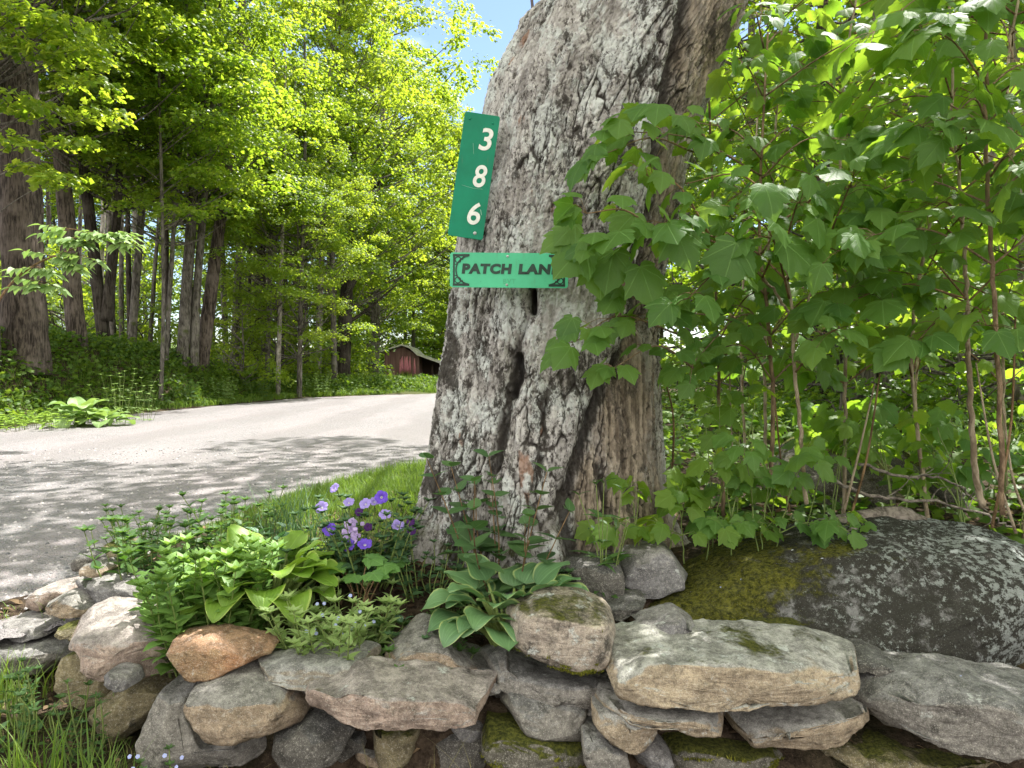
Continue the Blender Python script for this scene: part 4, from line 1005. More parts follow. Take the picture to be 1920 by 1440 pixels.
tree(374, 21.0, 26, (436, 240), BK_brown, 'brown trunk leaning strongly right at the edge of the bank', 'tall', .95, group=LEFT_G)
tree(437, 24.0, 18, (458, 300), BK_grey, 'grey trunk just right of the strongly leaning trunk', 'tall2', .9, group=LEFT_G)
tree(497, 27.5, 12, (490, 300), BK_dark, 'slim dark trunk midway between the leaning trunk and the black trunk', 'low', 1.2, group=LEFT_G)
tree(577, 29.0, 12, (566, 400), BK_dark, 'thin dark trunk just left of the black trunk', 'low', 1.3, group=LEFT_G)
tree(640, 30.0, 29, (656, 440), BK_dark, 'black shaded trunk nearest the road bend, with limbs spreading right', 'edge', 1.15, group=LEFT_G, squash=1.05,
     forks=[([(.1, 0, 3.6), (.9, 0, 5.0), (2.0, 0, 6.4)], .16, .04), ([(.1, 0, 2.6), (.9, .1, 3.1), (2.2, .2, 4.2)], .09, .03)])
tree(520, 23.0, 9, (530, 380), BK_pale, 'thin pale sapling trunk rising from the lit bank', 'low', .8, group=LEFT_G)
# lower leafy trees whose branches hang in front of the trunks
tree(560, 24.0, 10, (570, 300), BK_grey, 'bright leafy young maple in front of the thin dark trunks', 'edge', .62, group='young maples on the road bank')
tree(698, 36.0, 12, (705, 300), BK_grey, 'bright leafy maple right of the black trunk, above the shed roof', 'edge', .86, group='maples near the shed')
def hanging(label, px0, d, spots, size, seed, mat, cat='tree'):
    x = (px0 - 960) / F * d; base = np.array([x, d, float(ground_z(x, d)) - .2]); root = thing('maple_tree', label, cat, base, 'young maples on the road bank')
    trunk_obj(root, base, [(0, 0, 0), (.1, 0, 3), (.05, 0, 8)], .05, .03, BK_grey, 10, seed)
    lv, lb = Acc(), Acc(); rg = np.random.RandomState(seed)
    for px, py, rpx in spots:
        c = P(px, py, d + rg.uniform(-.8, .8)); k = rpx / F * d; n = int(420 * k * k) + 40
        s0 = np.array([x, d, max(base[2] + .5, c[2] - .6 * abs(c[0] - x))]); tube(lb, spline([s0, (s0 + c) / 2 + [0, 0, .1], c], 8), np.linspace(.015, .004, 8), 5)
        a2 = rg.uniform(0, TAU, n); rr = k * np.sqrt(rg.uniform(0, 1, n))
        pos = c + np.column_stack([np.cos(a2) * rr, np.sin(a2) * rr, rg.normal(0, .10 * k, n) - .25 * rr ** 2 / k])
        place(lv, FARMAPLE, pos, np.column_stack([np.cos(a2) + .8 * rg.normal(size=n), np.sin(a2) + .8 * rg.normal(size=n), -.4 + .3 * rg.normal(size=n)]), np.column_stack([.45 * rg.normal(size=(n, 2)), np.ones(n)]), size * rg.uniform(.65, 1.2, n), rg.uniform(0, 1, n), luv=False)
    lv.build('crown', mat, root, smooth=False); lb.build('limbs', BK_grey, root)
hanging('young maple whose bright upper sprays hang across the broad furrowed trunk', -60, 12.4, [(40,20,70),(110,40,60),(70,90,50),(150,90,60),(20,180,55),(90,200,60),(170,150,60),(30,260,40),(200,210,50),(60,310,40),(110,330,45),(-20,60,60),(140,260,40)], .12, 71, LM_bright)
hanging('young maple with layered sprays between the dark trunks left of the leaning trunk', 300, 17.5, [(250,90,70),(330,60,80),(420,110,80),(300,180,70),(390,220,80),(220,290,60),(300,300,70),(380,320,60),(450,260,70),(340,390,50),(260,380,45),(430,380,50),(500,330,60),(480,170,80)], .115, 72, LM_forest)
# depth of the wood on the left
FARG = 'trunks deep in the wood across the road'
rs = np.random.RandomState(5)
for i in range(30):
    d = rs.uniform(24, 46); px = rs.uniform(-120, 620) if d < 36 else rs.uniform(-120, 700)
    x = (px - 960) / F * d
    if x > road_L(d) - 2.2: continue
    tree(px, d, rs.uniform(9, 17), (px + rs.uniform(-25, 25), 300), (BK_dark, BK_grey, BK_grey, BK_pale)[i % 4],
         'slender shaded trunk standing deep in the wood behind the roadside maples', None, rs.uniform(.85, 1.15), group=FARG)
for i, (px, d, s) in enumerate([(500, 40, 1.0), (600, 44, 1.1), (690, 52, 1.0), (760, 62, .86), (830, 66, .82), (880, 60, .72), (940, 70, .8), (1010, 62, .8), (400, 44, 1.2), (300, 48, 1.2), (100, 48, 1.2), (200, 46, 1.2), (0, 46, 1.2), (800, 80, 1.0), (775, 53, 1.45), (880, 50, 1.05), (860, 50, 1.15), (700, 46, 1.3)]):
    tree(px, d, 8, (px, 300), BK_grey, 'distant sunlit tree closing the end of the road', 'edge', s, group='distant trees at the road end')
for i, (px, d, s) in enumerate([(455, 22.5, 1.0), (515, 26, 1.2), (600, 30.5, 1.1), (665, 36, 1.2), (560, 27.5, .9), (655, 34, .9)]):
    tree(px, d, 3, (px, 500), BK_grey, ('yellow green bush on the sunny bank near the bend, beside the leaning trunks', 'yellow green bush beside the shed wall')[px > 680], 'bush', s, H=2, group='bushes on the road bank', name='bush', cat='bush')

rs = np.random.RandomState(31)
for i in range(26):
    d = rs.uniform(27, 44); px = rs.uniform(-100, 640); x = (px - 960) / F * d
    if x > road_L(d) - 1.6: continue
    tree(px, d, 3, (px, 500), BK_grey, 'leafy understorey bush between the trunks of the wood across the road', 'bush', rs.uniform(1.0, 1.9), H=2, group='understorey bushes across the road', name='bush', cat='bush')
for i, (px, d, s) in enumerate([(735, 62, 2.6), (775, 66, 3.0), (815, 64, 2.8), (850, 70, 3.0), (700, 60, 2.6), (890, 66, 3.0), (640, 56, 2.6), (1000, 60, 2.6), (1060, 56, 2.4)]):
    tree(px, d, 3, (px, 500), BK_grey, 'hazy bright thicket behind the red shed at the end of the road', 'bush', s, H=2, group='thickets behind the shed', name='bush', cat='bush')
tree(702, 36.0, 15, (715, 300), BK_grey, 'tall bright maple at the bend whose crown reaches toward the old trunk', 'edge', 1.5, group='maples near the shed', H=18)
rs = np.random.RandomState(88)
for i in range(14):
    px = 190 + 33 * i + rs.uniform(-14, 14); d = rs.uniform(21.5, 30); x = (px - 960) / F * d
    if x > road_L(d) - 1.2: continue
    tree(px, d, rs.uniform(6, 12), (px + rs.uniform(-12, 30), 300), (BK_dark, BK_grey)[i % 2], 'slim dark trunk among the roadside maples', None, group='slim trunks across the road')
for i, (px, d, s_) in enumerate([(1290, 34, 1.0), (1370, 40, 1.2), (1460, 36, 1.1), (1560, 42, 1.2), (1660, 38, 1.1), (1760, 44, 1.2), (1860, 38, 1.1), (1960, 42, 1.2), (1240, 46, 1.2), (1010, 44, 1.1), (1075, 50, 1.3), (1130, 40, 1.1), (1185, 46, 1.2)]):
    tree(px, d, 10, (px, 300), BK_grey, 'far sunlit maple closing the view behind the saplings', 'edge', s_, group='far maples on the right')
# right hand wood
RG = 'trunks in the wood behind the saplings'
RT = [(1540, 12.5, 40, (1545, 300), BK_dark, 'dark trunk seen through the sapling leaves, nearest to the big old tree', 'right'),
      (1622, 11.0, 36, (1640, 120), BK_moss, 'double mossy trunk showing through the leaves in the middle of the right hand wood', 'right'),
      (1690, 16, 26, (1685, 300), BK_grey, 'grey trunk between the double mossy trunk and the pale one', 'right'),
      (1760, 18, 22, (1755, 300), BK_grey, 'thin grey trunk left of the pale trunk', 'right'),
      (1855, 9.0, 26, (1858, 200), BK_pale, 'pale lichen trunk at the right behind the tan sapling stem', 'right'),
      (1905, 8.0, 44, (1915, 200), BK_moss, 'thick mossy trunk at the right edge of the photo', 'right'),
      (1400, 17, 26, (1410, 100), BK_grey, 'grey trunk just right of the big old tree', 'right'),
      (1480, 21, 24, (1470, 100), BK_dark, 'dark trunk farther back just right of the big old tree', 'right')]
for ia, a_ in enumerate(RT):
    tree(*a_[:6], a_[6] if ia in (0, 2, 6) else None, 1.0, group=RG, H=9, forks=[([(.25, 0, 0), (.4, 0, 3), (.95, 0, 7)], .11, .06)] if a_[0] == 1622 else ())
rs = np.random.RandomState(9)
for i in range(11):
    d = rs.uniform(18, 36); px = rs.uniform(1290, 2050)
    tree(px, d, rs.uniform(9, 20), (px + rs.uniform(-20, 20), 200), (BK_dark, BK_grey, BK_moss)[i % 3], 'background trunk in the wood on the right seen only in scraps between leaves',
         ('right', 'rlow', 'right', 'rlow')[i % 4], rs.uniform(.8, 1.2), group='background trees on the right', H=9)
for i, (x, y, s) in enumerate([(4.6, 7.6, .75), (3.3, 7.4, .6), (6.6, 8.0, .85), (5.6, 10.5, .8), (8.0, 12.5, 1.0), (3.6, 11.6, .7), (10.5, 15, 1.1), (6.2, 15, 1.1), (3.9, 17, 1.1), (8.6, 19, 1.3)]):
    px = 960 + x / y * F
    tree(px, y, 5, (px, 400), BK_grey, 'leafy understorey maple filling the gaps behind the saplings', 'rlow', s, H=3, group='understorey maples on the right', name='understorey_maple')
# shade trees standing outside the picture on the right and behind the camera
for i, (x, y, s) in enumerate([(9.5, 3.8, 1.0), (6.4, -1.5, .9)]):
    root = thing('maple_tree', 'tall maple standing beyond the right edge of the photo', 'tree', (x, y, .5), 'trees outside the right edge')
    trunk_obj(root, np.array([x, y, .4]), [(0, 0, 0), (.1, 0, 4), (0, .1, 9)], .2, .1, BK_grey, 14, 300 + i)
    put_crown(root, 'right', s, i * 1.3)

# the crown of the old maple itself, above the picture
lv, lb = Acc(), Acc(); rs = np.random.RandomState(21)
cl = 0
GAPS = [P(*q) for q in ((500,1090,2.5), (560,1110,2.4), (640,1150,2.35), (380,1060,2.5), (240,1180,2.25), (300,1190,2.2), (400,1225,2.1), (420,1040,2.45), (460,1120,2.4), (330,1100,2.5), (100,1120,3.0), (860,900,5.5), (130,470,9.6), (180,450,9.6), (80,510,9.6), (100,780,12.0), (190,760,12.2), (250,715,12.9), (300,730,14), (450,735,18))]  # crown clumps are left out along sun rays so these spots catch sun
def in_gap(c, k):
    for g_ in GAPS:
        v_ = c - g_; u_ = np.array(to_sun); t_ = float(v_ @ u_)
        if t_ > 0 and np.linalg.norm(v_ - u_ * t_) < k + .10: return True
    return False
while cl < 138:
    c = np.array([rs.uniform(-3.4, 3.0), rs.uniform(-2.0, 7.2), rs.uniform(4.6, 9.0)]) if cl < 50 else np.array([rs.uniform(-5.6, 4.2), rs.uniform(4.5, 14.5), rs.uniform(6.0, 12.0)])
    if c[2] < 1.25 + .52 * max(c[1], 0) + 1.6 or in_gap(c, .75): continue
    cl += 1
    k = rs.uniform(.55, 1.0); n = int(170 * k * k)
    a2 = rs.uniform(0, TAU, n); rr = k * np.sqrt(rs.uniform(0, 1, n))
    pos = c + np.column_stack([np.cos(a2) * rr, np.sin(a2) * rr, rs.normal(0, .12, n) - .2 * rr ** 2])
    place(lv, FARMAPLE, pos, np.column_stack([np.cos(a2) + .6 * rs.normal(size=n), np.sin(a2) + .6 * rs.normal(size=n), -.3 + .3 * rs.normal(size=n)]),
          np.column_stack([.4 * rs.normal(size=(n, 2)), np.ones(n)]), .14 * rs.uniform(.7, 1.2, n), rs.uniform(0, 1, n), luv=False)
    if cl % 4: continue
    s0 = np.array([.95, 3.75, 4.9])
    q_ = spline([s0, (s0 + c) / 2 + rs.normal(0, .3, 3) + [0, 0, .4], c], 14)
    if any(in_gap(z_, .06) for z_ in q_[2:]): continue
    tube(lb, q_, np.linspace(.05, .010, 14), 6)
lv.build('crown', LM_forest, hero, smooth=False); lb.build('limbs', BK_grey, hero)
a = Acc(); tube(a, spline([P(1003, 70, 3.3), P(999, 20, 3.3), P(993, -40, 3.32), P(988, -90, 3.34)], 10), np.linspace(.008, .006, 10), 6)
a.build('dead_twig', plain_mat('grey_dead_twig', (.12, .10, .11), .8, .2), hero)

# ================================================================== shed at the end of the road
sd = 46.0
bx = (752 - 960) / F * sd; bz = float(ground_z(bx, sd)) - .1
shed = thing('red_shed', 'small faded red board shed with a pale sagging roof at the road end', 'shed', (bx, sd, bz))
def S(px, py, dd=0.0):
    q = P(px, py, sd + dd); return q
t = NT('faded_red_boards'); c = t.coord(); sx_ = t.n('ShaderNodeSeparateXYZ'); t.put(sx_.inputs[0], c)
wv = t.math('FRACT', t.math('MULTIPLY', sx_.outputs[0], 3.1)); gap = t.ramp(wv, .0, .09, 1, 0, False)
red = t.mix(t.ramp(t.noise(t.scale(c, 6, 6, 1), 1.0, 5), .3, .7), (.15, .085, .078), (.235, .14, .13))
red_m = t.done(t.pbsdf(t.mix(gap, red, (.05, .02, .02)), .85, .15))
roof_m = plain_mat('pale_metal_roof', (.55, .53, .50), .55, .4, .1, 3)
darkw = plain_mat('shed_shade_dark', (.06, .04, .035), .9, .1)  # dark colour put in for the shade under the lean-to roof
def box_poly(acc, pts, dep):
    """prism: polygon in the front plane, extruded away from the viewer"""
    pts = np.asarray(pts, float); n = len(pts)
    V = np.vstack([pts, pts + [0, dep, 0]]); tri = []
    for i in range(1, n - 1): tri += [(0, i, i + 1), (n, n + i + 1, n + i)]
    j = np.arange(n); k = (j + 1) % n
    acc.add(V, np.array(tri), np.stack([j, n + j, n + k, k], -1))
zb = bz
def at(px, py, dd=0): 
    q = S(px, py, 0); q[1] += dd; return q
x0, x1, x2 = S(746, 0)[0], S(784, 0)[0], S(826, 0)[0]
zt0, zt1, zt2 = S(0, 650)[2], S(0, 668)[2], S(0, 684)[2]
a = Acc(); box_poly(a, [(x0 - .9, sd, zb), (x1, sd, zb), (x1, sd, zt1), (x0 + .25, sd, zt0), (x0 - .9, sd, zt0 - .35)], 3.4); a.build('wall', red_m, shed, smooth=False)
a = Acc(); box_poly(a, [(x1 + .01, sd + 1.6, zb), (x2 + .3, sd + 1.6, zb), (x2 + .3, sd + 1.6, zt2 - .06), (x1 + .01, sd + 1.6, zt1 - .04)], 1.7); a.build('lean_to_back', darkw, shed, smooth=False)
for xx in (x1 + .75, x2 + .2):
    a = Acc(); box_poly(a, [(xx, sd + .1, zb), (xx + .1, sd + .1, zb), (xx + .1, sd + .1, zt2 + .0), (xx, sd + .1, zt2 + .0)], .1); a.build('post', darkw, shed, smooth=False)
a = Acc()
prof = [(x0 + .22, zt0 + .06), (x0 + .7, zt0 - .12), (x1 - .1, zt1 + .06), (x1 + .5, zt1 - .16), (x2 - .1, zt2 + .1), (x2 + .55, zt2 + .04)]
pr = np.array([(p[0], sd - .3, p[1]) for p in prof]); n = len(pr)
V = np.vstack([pr, pr + [0, 4.0, .0], pr + [0, 0, .09], pr + [0, 4.0, .09]])
q = []
for i in range(n - 1): q += [(i, i + 1, n + i + 1, n + i), (2*n + i, 3*n + i, 3*n + i + 1, 2*n + i + 1), (i, 2*n + i, 2*n + i + 1, i + 1), (n + i, n + i + 1, 3*n + i + 1, 3*n + i)]
q += [(0, n, 3*n, 2*n), (n - 1, 3*n - 1, 4*n - 1, 2*n - 1)]
a.add(V, None, np.array(q)); 
pl2 = np.array([(x0 + .22, sd - .3, zt0 + .06), (x0 - 1.3, sd - .3, zt0 - .40)])
V = np.vstack([pl2, pl2 + [0, 4, 0], pl2 + [0, 0, .09], pl2 + [0, 4, .09]])
a.add(V, None, np.array([(0, 2, 3, 1), (4, 5, 7, 6), (0, 1, 5, 4), (2, 6, 7, 3), (1, 3, 7, 5)]))
a.build('roof', roof_m, shed, smooth=False)
# ================================================================== leaf materials for the near plants
def near_leaf(name, dark, light, tdark, tlight, veins='maple', trans=.33, rough=.45, spec=.45, margin=None, spots=None):
    t = NT(name); k = t.attr('tint'); uv = t.attr('luv', True); c = t.coord()
    s = t.n('ShaderNodeSeparateXYZ'); t.put(s.inputs[0], uv); u, v = s.outputs[0], s.outputs[1]
    n = t.noise(c, 14, 5, .6)
    kk = t.math('ADD', t.math('MULTIPLY', k, .75), t.math('MULTIPLY', n, .3), clamp=True)
    col, tc = t.mix(kk, dark, light), t.mix(kk, tdark, tlight)
    av = t.math('ABSOLUTE', v)
    if veins == 'maple':
        ds = None
        for ang in (0.0, .826, 1.50):
            d_ = t.math('ABSOLUTE', t.math('SUBTRACT', t.math('MULTIPLY', u, math.sin(ang)), t.math('MULTIPLY', av, math.cos(ang))))
            ds = d_ if ds is None else t.math('MINIMUM', ds, d_)
        side = t.math('ABSOLUTE', t.math('SUBTRACT', t.math('FRACT', t.math('MULTIPLY', t.math('SUBTRACT', u, t.math('MULTIPLY', av, .9)), 7.0)), .5))
        vein = t.math('MAXIMUM', t.ramp(ds, .006, .020, 1, 0), t.ramp(side, .0, .07, .25, 0))
    elif veins == 'parallel':
        q = t.math('FRACT', t.math('MULTIPLY', t.math('POWER', av, .8), 5.0)); side = t.math('ABSOLUTE', t.math('SUBTRACT', q, .5))
        vein = t.math('MAXIMUM', t.ramp(side, .0, .16, .35, 0), t.ramp(av, .02, .07, .7, 0))
    else:
        side = t.math('ABSOLUTE', t.math('SUBTRACT', t.math('FRACT', t.math('MULTIPLY', t.math('SUBTRACT', u, t.math('MULTIPLY', av, .25)), 6.0)), .5))
        vein = t.math('MAXIMUM', t.ramp(av, .02, .09, .9, 0), t.ramp(side, .0, .08, .3, 0))
    lt = tuple(min(1, x * 1.6 + .03) for x in light)
    col = t.mix(t.math('MULTIPLY', vein, .55), col, lt); tc = t.mix(t.math('MULTIPLY', vein, .3), tc, tdark)
    if margin:
        e = t.math('ADD', av, t.math('MULTIPLY', t.math('SUBTRACT', t.noise(uv, 5, 3), .5), .35))
        mk = t.ramp(e, .87, .93); col = t.mix(mk, col, margin); tc = t.mix(mk, tc, margin)
    if spots:
        sp_ = t.n('ShaderNodeTexVoronoi'); t.put(sp_.inputs['Vector'], t.scale(uv, 7, 2.6, 1)); t.put(sp_.inputs['Scale'], 1.0)
        sk = t.ramp(sp_.outputs[0], .24, .32, .85, 0); col = t.mix(sk, col, spots)
    bs = t.noise(c, 70, 3, .6); col = t.mix(t.ramp(bs, .69, .74, 0, .65), col, (.12, .085, .03))
    h = t.math('ADD', t.math('MULTIPLY', vein, -1.0), t.math('MULTIPLY', n, .6))
    return t.done(leaf_shader(t, col, tc, trans, rough, spec, t.bump(h, .35, .004)))
LM_maple = near_leaf('broad_maple_leaf', (.052, .130, .030), (.120, .220, .046), (.17, .39, .022), (.44, .61, .045), 'maple', .49, .5, .28)
LM_maple2 = near_leaf('fresh_maple_leaf', (.068, .145, .024), (.145, .24, .038), (.24, .45, .022), (.50, .65, .045), 'maple', .54, .5, .28)
LM_hosta = near_leaf('variegated_hosta_leaf', (.10, .205, .085), (.16, .285, .12), (.12, .28, .06), (.2, .36, .08), 'parallel', .25, .42, .5, margin=(.34, .43, .16))
LM_lime = near_leaf('lime_hosta_leaf', (.13, .25, .03), (.24, .39, .05), (.28, .48, .03), (.42, .60, .05), 'parallel', .35, .45, .45, margin=(.36, .48, .10))
LM_sedum = near_leaf('sedum_leaf', (.12, .24, .055), (.21, .36, .085), (.22, .40, .05), (.34, .52, .07), 'pin', .3, .5, .4)
LM_weed = near_leaf('weed_leaf', (.035, .085, .025), (.08, .16, .04), (.09, .22, .02), (.2, .36, .04), 'pin', .35, .5, .4)
LM_shrub = near_leaf('shrub_leaf', (.045, .11, .040), (.09, .165, .055), (.09, .22, .04), (.16, .32, .05), 'pin', .3, .5, .4)
LM_lung = near_leaf('spotted_lungwort_leaf', (.035, .10, .045), (.065, .15, .06), (.06, .16, .04), (.1, .22, .05), 'pin', .25, .5, .4, spots=(.40, .50, .42))
LM_var = near_leaf('cream_variegated_leaf', (.20, .32, .10), (.34, .46, .16), (.3, .44, .1), (.42, .56, .14), 'pin', .35, .5, .4, margin=(.50, .55, .30))  # leaf colour brightened to stand in for sunlight on the plant
LM_dock = near_leaf('pale_dock_leaf', (.16, .27, .09), (.26, .38, .13), (.25, .42, .08), (.36, .5, .1), 'pin', .35, .5, .4)
LM_pet = near_leaf('petunia_leaf', (.030, .075, .030), (.07, .14, .055), (.06, .16, .03), (.12, .24, .05), 'pin', .25, .55, .35)
LM_grass = leaf_mat('grass_blade', (.07, .14, .02), (.17, .26, .045), (.16, .30, .02), (.34, .48, .05), .4, .5, .35)
LM_dry = leaf_mat('dry_grass_blade', (.16, .15, .05), (.38, .34, .17), (.2, .18, .06), (.4, .36, .16), .3, .6, .3)
LM_under = leaf_mat('undergrowth_leaf', (.042, .095, .014), (.12, .20, .028), (.09, .2, .014), (.28, .40, .03), .42, .5, .3)
ST_tan = bark_mat('tan_sapling_bark', (.20, .155, .10), (.42, .35, .25), 0, 30, 12)
ST_red = bark_mat('reddish_twig_bark', (.14, .095, .06), (.31, .225, .14), 0, 40, 14)
ST_green = plain_mat('green_stalk', (.15, .20, .055), .6, .3, .25, 60)
ST_brown = bark_mat('brown_twig_bark', (.10, .065, .035), (.26, .17, .09), 0, 40, 14)

# ================================================================== maple saplings on the right
def leaf_limit(py):
    return np.interp(py, [-200, 0, 120, 200, 300, 420, 650, 760, 860, 960], [1450, 1420, 1380, 1300, 1290, 1300, 1290, 1260, 1260, 1280])
class Sapling:
    def __init__(s, label, base, seed, bark=None, mat=None, group='maple saplings on the right', name='maple_sapling'):
        s.root = thing(name, label, 'sapling', base, group); s.st, s.tw, s.lv = Acc(), Acc(), Acc()
        s.rng = np.random.RandomState(seed); s.bark = bark or ST_tan; s.mat = mat or LM_maple
        s.base = np.asarray(base, float)
    def stem(s, pts, r0, r1, n=40, seg=9):
        q = spline(pts, n); q[1:-1] += s.rng.normal(0, .0025, (n - 2, 3)); tube(s.st, q, np.linspace(r0, r1, n), seg); return q
    def leaf(s, node, out, size, free):
        """one stalked leaf growing from node towards `out`"""
        rng = s.rng
        out = unit(out + rng.normal(0, .35, 3)); pl_ = size * rng.uniform(.5, .85)
        e = node + out * pl_ + [0, 0, -.10 * pl_]
        tipd = unit(out * [1, 1, .2] + [rng.normal(0, .25), rng.normal(0, .25) - .12, -.30 - abs(rng.normal(0, .35))])
        nrm = unit(np.array([rng.normal(0, .42), -.45 + .55 * min(1, max(0, (e[2] - 1.5) / .7)) + rng.normal(0, .40), 1.0]))
        if not free:
            c = e + tipd * size * .5
            px, py = proj(np.array([c, e])); 
            if np.any(px < leaf_limit(py)) : return False
            if py[0] > 955 and px[0] > 1400: return False
        tube(s.tw, np.array([node, (node + e) / 2 + [0, 0, .008], e]), [.0013, .0011, .001], 4, cap=False)
        place(s.lv, MAPLES[rng.randint(5)], e, tipd, nrm, size * rng.uniform(.50, .95), np.clip(rng.normal(.45, .28), 0, 1))
        return True
    def branch(s, a, b, nodes=5, size=.13, r0=.0045, free=False, start=.35, sag=.06):
        rng = s.rng; a, b = np.asarray(a, float), np.asarray(b, float)
        m = (a + b) / 2 + [0, 0, sag] + rng.normal(0, .015, 3)
        if not free:
            px, py = proj(np.array([a, m, b]))
            if np.any(px < leaf_limit(py) - 25): return
        q = spline([a, m, b], 14); tube(s.tw, q, np.linspace(r0, r0 * .4, 14), 6)
        ax = unit(b - a); side = unit(np.cross(ax, [0, 0, 1.0]))
        for i in range(nodes):
            f = start + (1 - start) * i / max(1, nodes - 1); node = q[int(f * 13)]
            sz = size * (.72 + .4 * f) * rng.uniform(.8, 1.15)
            for sg in (-1, 1):
                s.leaf(node, side * sg * .85 + ax * .55 + [0, 0, .1], sz, free)
        for sg in (-.5, .45): s.leaf(b, ax + side * sg * .6, size * rng.uniform(.85, 1.15), free)
        s.leaf(b, ax * .6 + [0, -.5, -.1], size * rng.uniform(.6, .9), free)
    def auto(s, q, z0, dz=.15, reach=(.3, .65), size=.13, nodes=4, free=False):
        rng = s.rng; az = rng.uniform(0, TAU); z = z0
        while z < q[-1][2] - .05:
            i = int(np.argmin(np.abs(q[:, 2] - z))); az += 1.57 + rng.normal(0, .25)
            for sg in (0, math.pi):
                L = rng.uniform(*reach); d = np.array([math.cos(az + sg), math.sin(az + sg), rng.uniform(.15, .5)])
                s.branch(q[i], q[i] + d * L, nodes, size, .0042, free)
            z += dz * rng.uniform(.7, 1.3)
    def done(s):
        if 0 < len(s.tw.V) < 75:
            n0 = s.st.n
            for V_ in s.tw.V: s.st.V.append(V_)
            s.st.F4 += [f_ + n0 for f_ in s.tw.F4]; s.st.F3 += [f_ + n0 for f_ in s.tw.F3]; s.st.n += s.tw.n; s.tw = Acc()
        s.st.build('stem', s.bark, s.root)
        if s.tw.n: s.tw.build('twigs', ST_brown if s.bark is ST_tan else s.bark, s.root)
        s.lv.build('leaves', s.mat, s.root)

# front sapling whose sprays cross the trunk and the street sign
s = Sapling('front maple sapling whose sprays reach left and cover the end of the street sign', P(1512, 940, 2.75), 41)
q = s.stem([P(1512,945,2.75), P(1503,830,2.74), P(1490,690,2.72), P(1484,580,2.72), P(1470,470,2.7), P(1468,380,2.7)], .0085, .004)
q2 = s.stem([P(1490,640,2.72), P(1505,600,2.7), P(1530,520,2.68), P(1556,440,2.66)], .006, .003, 20)
s.stem([P(1486,600,2.72), P(1462,560,2.68), P(1430,520,2.62), P(1395,480,2.55)], .006, .003, 20)
for a_, b_, nd, sz in [((1430,520,2.62), (1250,420,2.40), 5, .115), ((1400,480,2.55), (1130,455,2.36), 6, .125), ((1330,440,2.5), (1215,330,2.46), 4, .11), ((1395,480,2.55), (1290,560,2.40), 4, .12),
                       ((1480,560,2.7), (1400,400,2.45), 5, .12), ((1470,470,2.7), (1500,380,2.45), 4, .12), ((1430,520,2.6), (1420,440,2.40), 3, .12), ((1556,440,2.66), (1600,330,2.5), 4, .12),
                       ((1530,520,2.68), (1620,480,2.5), 4, .12), ((1250,460,2.42), (1100,400,2.38), 3, .11), ((1490,700,2.72), (1560,620,2.5), 4, .11)]:
    s.branch(P(*a_), P(*b_), nd, sz, .0042, True, .3)
# the leaf group at the end of the street sign
for px_, py_, dd, dx, dz_, sz, ti in [(1100,455,2.42,-.75,-.75,.165,.35),(1078,420,2.44,-.7,-.6,.10,.85),(1120,490,2.45,.1,-1,.13,.5),(1150,470,2.43,-.2,-1,.15,.55),(1200,500,2.42,.35,-.9,.15,.45),(1062,440,2.46,-.9,-.35,.10,.95),(1265,425,2.36,.3,-.75,.16,.3),(1380,455,2.36,-.3,-.85,.16,.25),(1470,455,2.38,.7,-.6,.16,.3),(1190,400,2.4,-.5,-.5,.12,.7)]:
    place(s.lv, MAPLES[int(px_) % 5], P(px_, py_, dd), unit(np.array([dx, -.2, dz_])), unit(np.array([.1, -.8, .65])), sz, ti)
s.auto(q, 1.55, .2, (.25, .5), .125, 3)
s.done()
s = Sapling('maple sapling with a spray of leaves hanging across the upper trunk', P(1440, 930, 3.1), 42, ST_red)
q = s.stem([P(1440,935,3.1), P(1450,760,3.1), P(1440,600,3.05), P(1425,450,3.0), P(1430,250,3.0), P(1440,60,3.0)], .010, .004)
for a_, b_, nd, sz in [((1428,330,3.0), (1160,245,2.55), 6, .115), ((1300,285,2.75), (1130,290,2.55), 4, .11), ((1350,290,2.8), (1240,215,2.6), 3, .11), ((1430,300,3.0), (1310,230,2.8), 4, .12),
                       ((1440,620,3.05), (1120,620,2.5), 6, .115), ((1280,630,2.75), (1080,640,2.52), 3, .10), ((1300,620,2.75), (1190,560,2.55), 3, .11), ((1440,600,3.05), (1300,680,2.7), 4, .11), ((1430,180,3.0), (1395,120,2.8), 3, .12), ((1432,90,3.0), (1420,30,2.8), 4, .12), ((1300,690,2.75),(1150,690,2.55),3,.10)]:
    s.branch(P(*a_), P(*b_), nd, sz, .0042, True, .35)
s.auto(q, 1.2, .17, (.25, .55), .125, 4)
s.done()
s = Sapling('sapling with the thick tan stem rising on the right above the boulder', P(1842, 940, 2.9), 43)
q = s.stem([P(1842,950,2.9), P(1828,870,2.88), P(1818,700,2.85), P(1812,560,2.83), P(1805,420,2.8), P(1790,240,2.78)], .0135, .005)
for a_, b_, nd, sz in [((1815,640,2.84), (1720,640,2.55), 4, .14), ((1815,600,2.84), (1850,610,2.5), 3, .14), ((1812,560,2.83), (1640,420,2.6), 5, .13), ((1805,420,2.8), (1740,400,2.5), 4, .14), ((1800,330,2.8), (1790,240,2.5), 4, .13), ((1812,560,2.8),(1570,575,2.6),4,.14)]:
    s.branch(P(*a_), P(*b_), nd, sz, .0042, True, .35)
s.auto(q, 1.5, .16, (.25, .55), .125, 4)
s.done()
s = Sapling('sapling with the long straight orange brown stem near the right edge, taller than the photo', P(1880, 960, 2.6), 44, ST_red)
q = s.stem([P(1880,965,2.6), P(1872,700,2.55), P(1858,480,2.5), P(1848,250,2.45), P(1852,0,2.4), P(1856,-180,2.4)], .0095, .004)
